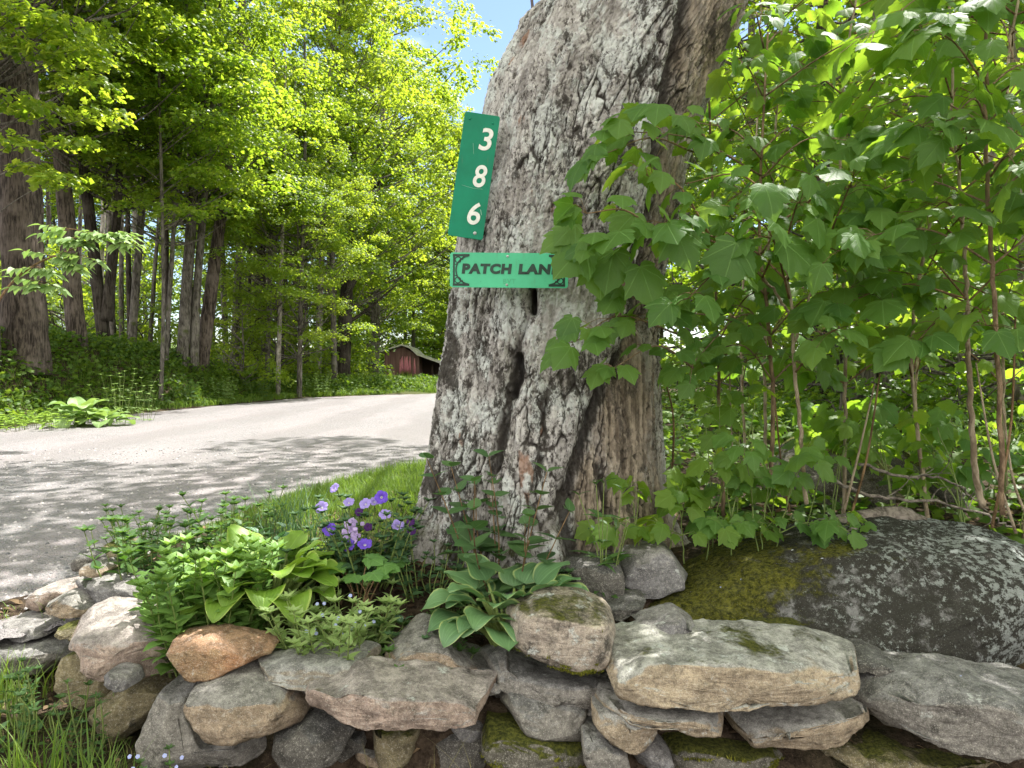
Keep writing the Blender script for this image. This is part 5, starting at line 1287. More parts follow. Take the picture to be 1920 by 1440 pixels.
for a_, b_, nd, sz in [((1850,230,2.45), (1780,230,2.3), 4, .14), ((1850,60,2.42), (1740,70,2.3), 4, .14), ((1850,60,2.4), (1900,110,2.2), 3, .14), ((1852,-40,2.4), (1640,60,2.4), 5, .13), ((1858,330,2.46), (1905,310,2.3), 3, .13)]:
    s.branch(P(*a_), P(*b_), nd, sz, .0042, True, .35)
s.auto(q, 1.6, .18, (.25, .5), .13, 4)
s.done()
AUTO = [(1360, 3.6, 2.7, 'ST_red', 'thin sapling just right of the big trunk, growing behind the front one', .9), (1440, 4.1, 3.3, 'ST_tan', 'slim sapling behind the front saplings beside the big trunk', .9),
        (1585, 3.5, 3.0, 'ST_tan', 'sapling standing behind the mossy ledge', .95), (1745, 3.4, 3.2, 'ST_tan', 'sapling half hidden left of the thick tan stem', 1.0),
        (1925, 3.2, 3.2, 'ST_tan', 'sapling standing at the very right edge behind the orange brown stem', 1.1), (1890, 4.2, 3.6, 'ST_tan', 'tan stemmed sapling farther back at the right', .9), (1980, 3.6, 3.2, 'ST_red', 'sapling just outside the right edge whose branches enter the photo', 1.0),
        (1710, 5.0, 3.9, 'ST_tan', 'tallest sapling far back, left of the tan stem', .9), (1400, 5.0, 3.6, 'ST_tan', 'back sapling glimpsed past the right side of the big trunk', .9)]
for i, (px, d, H, bk, lab, z0) in enumerate(AUTO):
    x = (px - 960) / F * d; zb_ = float(ground_z(x, d))
    s = Sapling(lab, (x, d, zb_), 60 + i, globals()[bk], LM_maple2 if i % 2 else LM_maple)
    rg = s.rng
    q = s.stem([(x, d, zb_), (x + rg.normal(0, .04), d, zb_ + H * .3), (x + rg.normal(0, .08), d + rg.normal(0, .08), zb_ + H * .65), (x + rg.normal(0, .1), d, zb_ + H)], .010, .004)
    s.auto(q, zb_ + z0 * .75, .21, (.3, .75), .13, 4)
    s.done()
# bare thin poles
for i, (a_, b_, c_, d) in enumerate([((1590,985),(1625,860),(1650,700),2.9),((1582,960),(1610,850),(1640,720),2.95),((1860,990),(1895,800),(1905,560),2.7),((1905,1000),(1862,860),(1830,680),2.75),((1260,900),(1262,780),(1240,690),3.5),((1380,940),(1372,830),(1368,700),3.3),((1480,960),(1466,880),(1450,720),3.2),((1935,990),(1900,900),(1880,760),2.8)]):
    a = Acc(); tube(a, spline([P(*a_, d), P(*b_, d), P(*c_, d)], 20), np.linspace(.006, .003, 20), 7)
    o = a.build('bare_stem', ST_tan if i % 2 else ST_brown, None, origin=P(*a_, d))
    tag(o, 'thin bare woody stem rising among the saplings above the boulder', 'stem', 'bare stems among the saplings')
# low maple seedlings at the right foot of the trunk
for i, (px, py, d, sz, lab) in enumerate([(1215, 985, 2.75, .085, 'low maple seedling at the right foot of the big trunk'), (1300, 950, 2.8, .085, 'maple seedling between the old trunk and the front sapling'), (1390, 935, 2.78, .08, 'maple seedling with small pointed leaves above the left end of the boulder'),
                                         (1440, 900, 2.7, .10, 'pale young maple seedling in front of the mossy ledge'), (1350, 830, 2.9, .10, 'maple seedling behind the others beside the trunk'), (1475, 965, 2.9, .07, 'maple seedling touching the top left of the boulder')]):
    b0 = P(px, py + 25, d); b0[2] = min(b0[2], float(ground_z(b0[0], d)) + .1)
    s = Sapling(lab, b0, 90 + i, ST_green, LM_maple2 if i in (0, 1, 4) else LM_maple, 'maple seedlings', 'maple_seedling')
    for kx in (-.06, .10):
        b1 = b0 + [kx * .5 + s.rng.normal(0, .02), s.rng.normal(0, .03), -.02]
        q = s.stem([b1, (b1 + P(px, py, d)) / 2 + [kx * .5, s.rng.normal(0, .03), .05], P(px, py, d) + [kx * 1.2, -.05, .10 + s.rng.uniform(-.04, .10)]], .0032, .0016, 12, 6)
        s.branch(q[6], q[-1] + s.rng.normal(0, .03, 3), 3, sz, .0025, True, .4, .02)
        s.branch(q[4], q[4] + [kx * 1.6, -.06, .05], 3, sz, .0025, True, .4, .02)
    s.done()

rs = np.random.RandomState(52)
for i in range(13):
    px = 1545 + 30 * i + rs.uniform(-12, 12); d = rs.uniform(3.3, 4.6); x = (px - 960) / F * d; b0 = np.array([x, d, float(ground_z(x, d)) - .02])
    s = Sapling('low maple seedling among the bare stems behind the boulder', b0, 300 + i, ST_green, (LM_maple, LM_maple2)[i % 2], 'low seedlings behind the boulder', 'maple_seedling')
    for k in range(3):
        az = rs.uniform(0, TAU); e = b0 + [math.cos(az) * .14, math.sin(az) * .14, rs.uniform(.22, .55)]
        q = s.stem([b0 + [math.cos(az) * .03, math.sin(az) * .03, 0], (b0 + e) / 2 + [0, 0, .05], e], .0035, .0018, 10, 6)
        s.branch(q[5], q[-1] + [math.cos(az) * .1, math.sin(az) * .1, .02], 3, .105, .0022, True, .3, .02)
    s.done()
# ================================================================== garden plants
def Z0(px, py, d):
    q = P(px, py, d); return np.array([q[0], d, float(ground_z(q[0], d))])
def hosta(label, base, n, L, mat, seed, h=.16, spread=(.35, 1.35), name='hosta'):
    base = np.asarray(base, float)
    if base[1] < 4: base[2] = float(ground_z(base[0], base[1])) - .005
    root = thing(name, label, 'plant', base); rng = np.random.RandomState(seed); lv, st = Acc(), Acc()
    for i in range(n):
        f = i / max(1, n - 1); az = i * 2.399 + rng.normal(0, .25); out = spread[0] + (spread[1] - spread[0]) * f
        d = np.array([math.cos(az), math.sin(az), 0]); ll = L * rng.uniform(.8, 1.15) * (.8 + .25 * f)
        p0 = base + d * .03; p1 = base + d * (.04 + .10 * out) + [0, 0, h * (1.25 - .45 * f) * rng.uniform(.9, 1.1)]
        tube(st, spline([p0, (p0 + p1) / 2 + [0, 0, .02] - d * .01, p1], 8), np.linspace(.008, .005, 8), 6)
        nl, nw = 14, 5; T, Wv = np.meshgrid(np.linspace(0, 1, nl), np.linspace(-1, 1, 2 * nw + 1), indexing='ij')
        wd = ll * .46 * (np.sin(np.pi * np.clip(T, 0, 1) ** .62) ** .8) * (1 - .12 * T) + .004
        el0 = 1.2 - .70 * out; bend = .75 + .55 * f + rng.normal() * .2
        ang = el0 - bend * T ** 1.3
        dx = np.cumsum(np.cos(ang[:, :1]), 0) / nl * ll; dz = np.cumsum(np.sin(ang[:, :1]), 0) / nl * ll
        sd_ = np.array([-d[1], d[0], 0]); ph = rng.uniform(0, 6)
        und = .05 * ll * np.sin(T * 9 + ph + Wv * .8) * np.abs(Wv) ** 2
        foldz = .20 * wd * np.abs(Wv) ** 1.3 - .02 * ll * np.cos(Wv * 14) * .35
        V = p1 + dx[..., None] * d + (wd * Wv * .96)[..., None] * sd_
        nz_ = np.stack([-np.sin(ang) * d[0], -np.sin(ang) * d[1], np.cos(ang)], -1)
        V = V + dz[..., None] * np.array([0, 0, 1.0]) + nz_ * (und + foldz)[..., None]
        m = 2 * nw + 1; ii = np.arange(nl - 1)[:, None] * m; jj = np.arange(m - 1)[None]
        Qd = np.stack([ii + jj, ii + m + jj, ii + m + jj + 1, ii + jj + 1], -1).reshape(-1, 4)
        lv.add(V.reshape(-1, 3), None, Qd, tint=rng.uniform(0, 1), luv=np.column_stack([T.ravel(), Wv.ravel(), 0 * T.ravel()]))
    lv.build('leaves', mat, root); st.build('stalks', ST_green, root)
    return root
hosta('variegated hosta with cream edged green leaves in front of the big trunk', np.array([*P(955, 1185, 2.40)[:2], .36]), 42, .165, LM_hosta, 7, .18, (.55, 1.2))
hosta('lime green hosta with glowing broad leaves among the sedum on the left of the bed', np.array([*P(505, 1165, 2.56)[:2], .38]), 42, .165, LM_lime, 12, .19, (.5, 1.35))

def stems_plant(label, base, n, H, R, mat, tmpl, size, seed, name='garden_plant', cat='plant', group=None, per=.035, top=True, lean=.35, stalk=None, start=.15, whorl=2, el=.35, rj=.3):
    base = np.asarray(base, float)
    if base[1] < 4: base[2] = float(ground_z(base[0], base[1])) - .005
    root = thing(name, label, cat, base, group); rng = np.random.RandomState(seed); lv, st = Acc(), Acc()
    for i in range(n):
        r = R * math.sqrt(rng.uniform(0, 1)); az = rng.uniform(0, TAU); d = np.array([math.cos(az), math.sin(az), 0])
        b = base + d * r * .55; h = H * rng.uniform(.6, 1.1); e = b + d * (h * lean * (r / R)) + [0, 0, h]
        q = spline([b, (b + e) / 2 + rng.normal(0, .012, 3), e], 16); tube(st, q, np.linspace(.0035, .0016, 16), 5)
        k = int(h * (1 - start) / per); a0 = rng.uniform(0, TAU)
        tt = rng.uniform(.2, .8)
        for j in range(k):
            f = start + (1 - start) * j / max(1, k - 1); node = q[min(15, int(f * 15))]
            s_ = size * (1.0 - .45 * f ** 2) * rng.uniform(.8, 1.2)
            for w_ in range(whorl):
                a = a0 + j * 1.57 + w_ * TAU / whorl + rng.normal(0, rj)
                tip = np.array([math.cos(a), math.sin(a), el + .5 * f + rng.normal(0, .2)])
                place(lv, tmpl, node, tip, [rng.normal(0, .2), rng.normal(0, .2), 1], s_, np.clip(tt + rng.normal(0, .2), 0, 1))
        if top:
            for w_ in range(6):
                a = a0 + w_ * 1.05; place(lv, tmpl, e, [math.cos(a), math.sin(a), 1.0], [-math.cos(a) * .6, -math.sin(a) * .6, 1], size * .55, np.clip(tt + .25, 0, 1))
    lv.build('leaves', mat, root); st.build('stalks', stalk or ST_green, root); return root
SED = ovate_template(.62, .12, .2, 6, 1)
SED2 = ovate_template(.42, .3, .3, 6, 1)
stems_plant('bushy pale green sedum with upright leafy stems at the left of the bed', np.array([*P(375, 1150, 2.48)[:2], .37]), 44, .37, .25, LM_sedum, SED, .085, 3, 'sedum', per=.020, el=.2)
stems_plant('second sedum clump touching the lime hosta on its left', np.array([*P(432, 1160, 2.42)[:2], .36]), 16, .36, .12, LM_sedum, SED, .08, 4, 'sedum', per=.020, el=.2)
stems_plant('cream variegated fuzzy plant with leaves brightened as if sunlit in front of the bed', np.array([*P(640, 1190, 2.36)[:2], .38]), 54, .24, .20, LM_var, SED2, .065, 5, 'variegated_plant', per=.022, lean=.6)
stems_plant('spotted lungwort with white dotted leaves right of the variegated plant', np.array([*P(735, 1195, 2.34)[:2], .38]), 9, .13, .12, LM_lung, OVATE, .085, 6, 'lungwort', per=.05, top=False, lean=.9)
stems_plant('dark lungwort with white dots below the purple flowers', np.array([*P(575, 1035, 2.85)[:2], .44]), 14, .16, .14, LM_lung, OVATE, .10, 8, 'lungwort', per=.05, top=False, lean=.8)
stems_plant('single upright lungwort leaf clump just left of the variegated hosta', np.array([*P(855, 1075, 2.5)[:2], .44]), 5, .11, .05, LM_lung, OVATE, .075, 9, 'lungwort', per=.06, top=False, lean=.4)
stems_plant('leafy green weed clump in front of the wall stones left of the hosta', np.array([*P(800, 1200, 2.27)[:2], .37]), 12, .12, .14, LM_weed, OVATE, .06, 10, 'leafy_weed', per=.03, lean=.8)
stems_plant('dark green roadside weeds at the back left of the bed', np.array([*P(300, 1050, 3.0)[:2], .42]), 34, .26, .34, LM_weed, OVATE, .085, 13, 'leafy_weed', per=.035)
stems_plant('low weeds under the sedum beside the grey triangular stone', np.array([*P(330, 1110, 2.72)[:2], .40]), 22, .20, .16, LM_weed, OVATE, .07, 14, 'leafy_weed', per=.03)
stems_plant('weeds at the back of the bed behind the lime hosta', np.array([*P(440, 1020, 2.98)[:2], .44]), 22, .26, .26, LM_weed, OVATE, .06, 15, 'leafy_weed', per=.032)
stems_plant('low dark weeds around the left foot of the big trunk', np.array([*P(800, 1060, 2.66)[:2], .45]), 18, .17, .17, LM_pet, OVATE, .045, 16, 'leafy_weed', per=.028)
stems_plant('low creeping plant with small leaves in front of the purple flowers', np.array([*P(810, 1140, 2.42)[:2], .41]), 16, .10, .14, LM_pet, OVATE, .042, 17, 'creeping_plant', per=.03, lean=.9)
stems_plant('young shrub with rounded dull green leaves growing in front of the trunk', np.array([*P(940, 1050, 2.62)[:2], .46]), 12, .50, .17, LM_shrub, ROUND, .10, 18, 'young_shrub', 'shrub', per=.055, top=False, lean=.45, stalk=ST_brown, start=.1, el=.1)
stems_plant('tall thin stemmed weed at the right foot of the trunk', np.array([*P(1135, 1035, 2.62)[:2], .47]), 7, .40, .06, LM_weed, LANCE, .10, 19, 'tall_weed', per=.07, top=False, lean=.3)
stems_plant('small three lobed green plant right of the variegated hosta', np.array([*P(1105, 1140, 2.36)[:2], .42]), 4, .10, .08, LM_maple, MAPLES[0], .06, 20, 'seedling', per=.05, top=False, lean=.9)
stems_plant('forget me not clump with tiny blue flowers at the lower left edge', np.array([*P(295, 1440, 2.0)[:2], .06]), 8, .13, .10, LM_weed, OVATE, .035, 22, 'forget_me_not', per=.03)
stems_plant('small leafy sprig at the foot of the dark brown stone', np.array([*P(478, 1450, 1.88)[:2], .06]), 5, .10, .04, LM_weed, ROUND, .026, 23, 'leafy_weed', per=.03)
stems_plant('weeds growing between the left slab and the upright olive stone', np.array([*P(60, 1310, 2.3)[:2], .12]), 24, .20, .22, LM_weed, OVATE, .04, 24, 'leafy_weed', per=.03)
stems_plant('thin weeds in front of the upright olive stone', np.array([*P(165, 1290, 2.22)[:2], .20]), 9, .22, .08, LM_weed, LANCE, .04, 25, 'leafy_weed', per=.025)
for i_, (px_, py_, d_, n_, h_, r_, lab_) in enumerate([(700,1130,2.45,16,.12,.13,'low leafy weeds under the lobed leaves in the middle of the bed'),(560,1120,2.75,20,.16,.17,'leafy weeds behind the cream variegated plant'),(860,1130,2.5,14,.10,.13,'low weeds in the mulch left of the variegated hosta'),(1010,1085,2.62,12,.12,.10,'weeds at the trunk foot behind the variegated hosta'),(270,1000,3.35,24,.22,.26,'tangled weeds at the gravel edge behind the bed')]):
    stems_plant(lab_, np.array([*P(px_, py_, d_)[:2], .4]), n_, h_, r_, (LM_weed, LM_pet)[i_ % 2], OVATE, .055, 200 + i_, 'leafy_weed', per=.026, lean=.7)
# broad lobed leaves on bare stalks
root = thing('lobed_leaf_plant', 'plant with broad lobed flat leaves on thin stalks below the purple flowers', 'plant', np.array([*P(690, 1110, 2.5)[:2], .42]))
lv, st = Acc(), Acc(); rng = np.random.RandomState(31)
for px, py, d, sz, az in [(650,1020,2.62,.085,2.6),(690,1045,2.55,.10,.3),(640,1060,2.55,.09,3.4),(720,1060,2.52,.09,-.4),(700,1075,2.46,.08,-1.0),(615,1040,2.66,.08,2.9),(665,1080,2.5,.07,-2.0),(740,1050,2.6,.08,.1)]:
    q = P(px, py, d); b = np.array([root.location.x + rng.normal(0, .04), root.location.y + rng.normal(0, .03), .41])
    tube(st, spline([b, (b + q) / 2 + [0, 0, .02], q], 8), np.linspace(.003, .002, 8), 5)
    for off in (-.9, 0, .9):
        place(lv, MAPLES[0], q, [math.cos(az + off), math.sin(az + off), -.12], [0, -.35, 1], sz * .72, rng.uniform(.4, 1))
lv.build('leaves', near_leaf('lobed_bright_leaf', (.075, .18, .045), (.13, .26, .06), (.14, .32, .03), (.22, .42, .05), 'maple', .35), root); st.build('stalks', ST_brown, root)

# petunias: leafy mound, funnel flowers, each flower a part
root = stems_plant('purple petunia mound left of the big trunk', np.array([*P(690, 1060, 2.75)[:2], .44]), 56, .27, .21, LM_pet, OVATE, .055, 26, 'petunia', per=.03, lean=.7)
def petal_mat(name, rim, throat, trans=.3):
    t = NT(name); s_ = t.n('ShaderNodeSeparateXYZ'); t.put(s_.inputs[0], t.attr('luv', True))
    r_ = s_.outputs[0]; st_ = t.math('ABSOLUTE', t.math('SINE', t.math('MULTIPLY', s_.outputs[1], 2.5)))
    col = t.mix(t.ramp(r_, .10, .26), throat, rim)
    col = t.mix(t.math('MULTIPLY', t.ramp(st_, .25, 0), .35), col, tuple(x * .6 for x in rim))
    return t.done(leaf_shader(t, col, col, trans, .6, .25))
PM_purple = petal_mat('purple_petal', (.17, .085, .62), (.80, .76, .68)); PM_pale = petal_mat('pale_violet_petal', (.36, .28, .68), (.78, .76, .72)); PM_deep = petal_mat('deep_purple_petal', (.055, .010, .11), (.09, .03, .10))
def funnel(acc, c, nrm, R, lobes=5, depth=.9, flat=.15, rng=None):
    nrm = unit(nrm); ref = np.array([0, 0, 1.0]) if abs(nrm[2]) < .9 else np.array([1.0, 0, 0]); A = unit(np.cross(ref, nrm)); B = np.cross(nrm, A)
    nr, na = 8, 40; rr = np.linspace(.06, 1, nr); th = np.linspace(0, TAU, na, endpoint=False)
    Rg, Tg = np.meshgrid(rr, th, indexing='ij')
    rad = R * Rg * (1 - .14 * Rg ** 2 * (.5 + .5 * np.cos(Tg * lobes)) ** 3)
    z = -depth * R * np.exp(-Rg * 4.2) + flat * R * np.sin(Tg * lobes * 2) * Rg ** 3 * .5 - .12 * R * Rg ** 3
    V = c + rad[..., None] * (np.cos(Tg)[..., None] * A + np.sin(Tg)[..., None] * B) + z[..., None] * nrm
    i = np.arange(nr - 1)[:, None] * na; j = np.arange(na)[None]; k = (j + 1) % na
    acc.add(V.reshape(-1, 3), None, np.stack([i + j, i + na + j, i + na + k, i + k], -1).reshape(-1, 4), tint=.5, luv=np.column_stack([Rg.ravel(), Tg.ravel(), 0 * Rg.ravel()]))
for px, py, d, R, nx, nz, m in [(715,932,2.78,.026,.1,.25,0),(602,950,2.74,.026,-.15,.75,1),(654,940,2.8,.022,0,1.3,1),(684,943,2.76,.024,-.3,.9,1),(626,914,2.85,.022,-.7,.9,1),(702,939,2.80,.02,.2,1.1,1),(722,963,2.72,.024,.1,1.2,1),(617,992,2.66,.026,.15,.25,0),(747,985,2.68,.025,.4,.55,1),(652,1020,2.62,.026,-.1,.4,0),(684,1018,2.6,.027,.1,1.6,0)]:
    a = Acc(); c = P(px, py, d); nv = np.array([nx, -1.0, nz]); funnel(a, c, nv, R)
    a.build('flower', (PM_purple, PM_pale)[m], root)
    a = Acc(); tube(a, spline([c - unit(nv) * .018, c - unit(nv) * .05 + [0, 0, -.03], root.location + Vector((0, 0, .12))], 8), np.linspace(.003, .0015, 8), 5); a.build('flower_stalk', ST_green, root)
for k_, (px, py, d) in enumerate([(673,960,2.74),(690,988,2.7),(770,978,2.66),(772,995,2.62)]):
    pn_ = thing('pansy', ('dark purple pansy bloom high in the petunia mound', 'dark purple pansy bloom low in the middle of the petunia mound', 'upper dark purple pansy bloom beside the left edge of the trunk', 'lower dark purple pansy bloom beside the left edge of the trunk')[k_], 'flower', P(px, py, d), 'dark pansies')
    a = Acc(); funnel(a, P(px, py, d), np.array([.1, -1, .4]), .016, 5, .3); a.build('flower', PM_deep, pn_)
    a = Acc(); tube(a, spline([P(px, py, d) + [0, .006, 0], P(px, py + 20, d + .02), P(px, py + 60, d + .03)], 6), .0016, 5); a.build('stalk', ST_green, pn_)
root = thing('stock_flower', 'pale lilac flower spike made of many small petals in the middle of the petunias', 'flower', P(662, 1030, 2.62))
a = Acc(); rng = np.random.RandomState(8)
for i in range(46):
    f = rng.uniform(0, 1); c = P(660 + rng.normal(0, 8) , 975 + 40 * f, 2.64) + np.array([0, rng.uniform(-.02, .01), 0])
    funnel(a, c, np.array([rng.normal(0, .5), -1, rng.normal(.2, .5)]), .0085, 4, .3)
a.build('florets', petal_mat('lilac_floret', (.55, .42, .72), (.7, .6, .75)), root)
a = Acc(); tube(a, spline([P(660, 985, 2.65), P(664, 1020, 2.65), P(668, 1060, 2.68)], 8), .003, 6); a.build('stalk', ST_green, root)

# ================================================================== grass and ground cover
def scatter(rng, n, x0, x1, y0, y1, f=None):
    x = rng.uniform(x0, x1, n); y = rng.uniform(y0, y1, n)
    if f is not None:
        k = f(x, y); x, y = x[k], y[k]
    return np.column_stack([x, y, ground_z(x, y) - .005])
rng = np.random.RandomState(77)
g1 = Acc()
lawn = lambda x, y: (roadness(x, y) + .12 * pn(x * 5, y * 5, 0, 2) < -.05) & (y > wall_y(x) + .55 + .35 * sstep(-.6, -1.6, x)) & (x < .1)
blades(g1, rng, scatter(rng, 60000, -2.2, .2, 2.9, 8.5, lawn), .05, .6, .0020)
blades(g1, rng, scatter(rng, 9000, -1.3, -.2, 3.6, 6.5, lawn), .085, .6, .0022)
tag(g1.build('grass', LM_grass, smooth=False), 'short green grass between the flower bed and the road', 'grass', kind='stuff')
g2 = Acc()
fr = lambda x, y: (y < wall_y(x) - .08) & (pn(x * 3, y * 3, 0, 44) > -.25)
blades(g2, rng, scatter(rng, 2900, -2.6, -.55, 1.4, 3.0, fr), .05, .7, .0018)
blades(g2, rng, scatter(rng, 700, -.6, .6, 1.55, 2.0, fr), .06, .8, .0016)
tag(g2.build('grass', LM_grass, smooth=False), 'ragged grass in front of the wall at the lower left', 'grass', kind='stuff')
g2 = Acc(); blades(g2, rng, scatter(rng, 2600, -2.6, -.4, 1.4, 2.9, fr), .09, 1.4, .0014)
tag(g2.build('dry_grass', LM_dry, smooth=False), 'straw coloured dry grass lying in front of the wall at the lower left', 'grass', kind='stuff')
for px, py, d, n, h, R, lab, mt in [(50, 1420, 2.0, 90, .22, .10, 'tall yellow green grass tuft at the lower left corner', LM_grass), (10, 1260, 2.45, 70, .20, .12, 'tall grass tuft at the left edge below the grit strewn slab', LM_grass), (195, 1440, 2.0, 60, .16, .07, 'small grass tuft in front of the olive brown boulder', LM_grass),
                             (110, 1150, 2.9, 50, .16, .08, 'grass tuft growing in gravel at the far left end of the wall', LM_grass), (740, 1440, 1.90, 26, .24, .13, 'sparse dry grass stems in front of the long wavy slab', LM_dry), (850, 1450, 1.9, 16, .30, .10, 'few thin dry grass stems in front of the moss covered stone', LM_dry)]:
    b = P(px, py, d); b[2] = float(ground_z(b[0], d)); a = Acc(); k = rng.normal(0, R * .5, (n, 2))
    blades(a, rng, np.column_stack([b[0] + k[:, 0], b[1] + k[:, 1], np.full(n, b[2])]), h, .55, .0028 if mt is LM_grass else .0013, 6)
    tag(a.build('grass_tuft', mt, None, origin=b, smooth=False), lab, 'grass tuft', 'grass tufts by the wall')
b = Z0(545, 1030, 3.05); a = Acc(); k = rng.normal(0, .05, (110, 2)); blades(a, rng, np.column_stack([b[0] + k[:, 0], b[1] + k[:, 1], np.full(110, b[2])]), .30, .55, .0022, 6)
tag(a.build('chives', LM_pet, None, origin=b, smooth=False), 'upright dark green chive clump left of the purple flowers', 'plant')

# left road bank and the wood's floor
def leafcover(rng, pos, size, tmpl=DIAMOND, h=.3):
    a = Acc(); n = len(pos); z = rng.uniform(0, 1, n) ** 1.3 * h
    place(a, tmpl, pos + np.column_stack([0 * z, 0 * z, z]), np.column_stack([rng.normal(size=(n, 2)), rng.normal(-.1, .4, n)]), np.column_stack([.6 * rng.normal(size=(n, 2)), np.ones(n)]), size * rng.uniform(.5, 1.3, n), np.clip(rng.uniform(0, .6, n) + .4 * (z / max(h, .01)), 0, 1), luv=False)
    return a
rng = np.random.RandomState(123)
bank = lambda x, y: (x < road_L(y) - .12 + .25 * pn(x * 2, y * .8, 0, 15)) & (x > road_L(y) - 3.2) & (y < 31)
pos = scatter(rng, 130000, -12.5, -1, 7, 31, bank)
hh = .14 + .38 * sstep(.1, 1.2, road_L(pos[:, 1]) - pos[:, 0]) * (.6 + .5 * pn(pos[:, 0] * 1.3, pos[:, 1] * 1.3, 0, 16))
a = Acc(); z = rng.uniform(0, 1, len(pos)) ** 1.2 * hh; n = len(pos)
place(a, FARMAPLE, pos + np.column_stack([0 * z, 0 * z, z]), np.column_stack([rng.normal(size=(n, 2)), rng.normal(-.1, .45, n)]), np.column_stack([.6 * rng.normal(size=(n, 2)), np.ones(n)]), .095 * rng.uniform(.5, 1.3, n), rng.uniform(0, 1, n), luv=False)
tag(a.build('undergrowth', LM_under, smooth=False), 'dense leafy undergrowth covering the bank across the road', 'undergrowth', kind='stuff')
g3 = Acc(); verge = lambda x, y: (x < road_L(y) + .05 + .16 * pn(x * 4, y * 2, 0, 18)) & (x > road_L(y) - 1.5) & (y < 31)
pv = scatter(rng, 150000, -9.5, 2, 7, 31, verge)
blades(g3, rng, pv, .18 + .22 * np.clip(pn(pv[:, 0] * 1.5, pv[:, 1] * .7, 0, 19), 0, 1), .6, .006, 3)
tag(g3.build('grass', LM_grass, smooth=False), 'sunny roadside grass along the far edge of the road', 'grass', kind='stuff')
g4 = Acc(); pe = np.column_stack([rng.uniform(-12, 14, 26000), rng.uniform(28.5, 44, 26000), np.zeros(26000)]); pe[:, 2] = ground_z(pe[:, 0], pe[:, 1])
blades(g4, rng, pe[roadness(pe[:, 0], pe[:, 1]) < -.1], .40, .5, .02, 3)
tag(g4.build('tall_grass', LM_grass, smooth=False), 'tall meadow grass and weeds at the bend in front of the red shed', 'grass', kind='stuff')
pr_ = scatter(rng, 42000, .9, 12, 2.7, 18, lambda x, y: (roadness(x, y) < -.15) & (x > .9 + .0 * y))
n = len(pr_); z = rng.uniform(0, 1, n) ** 1.5 * (.10 + .3 * sstep(3.2, 5.5, pr_[:, 1]))
a = Acc(); place(a, FARMAPLE, pr_ + np.column_stack([0 * z, 0 * z, z]), np.column_stack([rng.normal(size=(n, 2)), rng.normal(-.1, .35, n)]), np.column_stack([.5 * rng.normal(size=(n, 2)), np.ones(n)]), .07 * rng.uniform(.5, 1.3, n), rng.uniform(0, 1, n), luv=False)
tag(a.build('undergrowth', LM_under, smooth=False), 'leafy undergrowth on the floor of the wood behind the saplings', 'undergrowth', kind='stuff')
# roadside plants across the road
def broad(label, px, py, d, n, L, mat, seed, h): 
    b = P(px, py, d); b = np.array([b[0], d, float(ground_z(b[0], d)) + .02]); return hosta(label, b, n, L, mat, seed, h, (.4, 1.4), 'broad_leaf_plant')
broad('pale burdock with big broad leaves at the far edge of the road on the left', 150, 760, 12.2, 16, .42, LM_dock, 51, .28)
broad('second burdock with grey green leaves right at the gravel edge', 195, 775, 12.3, 12, .38, LM_dock, 52, .16)
stems_plant('bright yellow green low clump at the gravel edge left of the burdock', np.array([*P(85, 785, 12.0)[:2], float(ground_z(P(85,785,12.0)[0], 12.0))]), 150, .30, 1.5, LM_lime, OVATE, .10, 53, 'roadside_plant', per=.07)
for i, (px, d, n, H, R, lab) in enumerate([(245, 12.9, 16, .95, .35, 'tall flowering weed stems catching the sun at the edge of the road'), (290, 13.6, 10, .8, .3, 'seed headed stems right of the tall flowering weeds')]):
    x = (px - 960) / F * d; b = np.array([x - .2, d, float(ground_z(x - .2, d))])
    stems_plant(lab, b, n, H, R, LM_dock, LANCE, .10, 54 + i, 'tall_weed', per=.14, top=True, lean=.5)
for i, (px, d, s_, mt) in enumerate([(500, 20, .5, LM_dock), (540, 22, .5, LM_weed), (430, 18.5, .45, LM_weed), (360, 16.5, .4, LM_weed), (330, 15.2, .4, LM_lime), (600, 25, .6, LM_dock)]):
    x = (px - 960) / F * d; x = min(x, float(road_L(d)) - .35); b = np.array([x, d, float(ground_z(x, d))])
    stems_plant('leafy roadside weed on the sunny far verge', b, 26, s_ * 1.2, s_ * 1.1, mt, OVATE, .10, 60 + i, 'roadside_plant', group='weeds on the far verge', per=.08)
# ash seedling leaning in from the left, in front of the broad trunk
root = thing('ash_sapling', 'ash sapling with bright sunlit leaflets in front of the broad furrowed trunk', 'sapling', np.array([*P(-60, 800, 9.6)[:2], .8]))
tw, lv = Acc(), Acc(); rng = np.random.RandomState(66); D = 9.6
tube(tw, spline([P(-60, 700, D), P(0, 560, D), P(60, 500, D), P(130, 470, D), P(200, 440, D)], 24), np.linspace(.02, .006, 24), 7)
for px, py in [(70,500),(100,480),(130,460),(150,445),(180,450),(205,440),(120,500),(90,530),(160,480),(215,455),(140,430),(60,540)]:
    for e in range(3):
        a0 = P(px, py, D); az = rng.uniform(-1.2, 1.2) + (math.pi if rng.uniform() < .3 else 0); d_ = np.array([math.cos(az), -.4, rng.uniform(-.35, .2)])
        b0 = a0 + d_ * .38; tube(tw, np.array([a0, (a0 + b0) / 2, b0]), [.005, .004, .003], 4)
        sd_ = unit(np.cross(d_, [0, 0, 1.]))
        for f in (.3, .55, .8):
            for sg in (-1, 1): place(lv, OVATE, a0 + d_ * .38 * f, sd_ * sg + unit(d_) * .5 + [0, 0, -.2], [rng.normal(0, .3), rng.normal(-.4, .3), 1], .19, rng.uniform())
        place(lv, OVATE, b0, d_, [0, 0, 1], .16, rng.uniform())
tw.build('stem', ST_brown, root); lv.build('leaves', LM_dock, root)
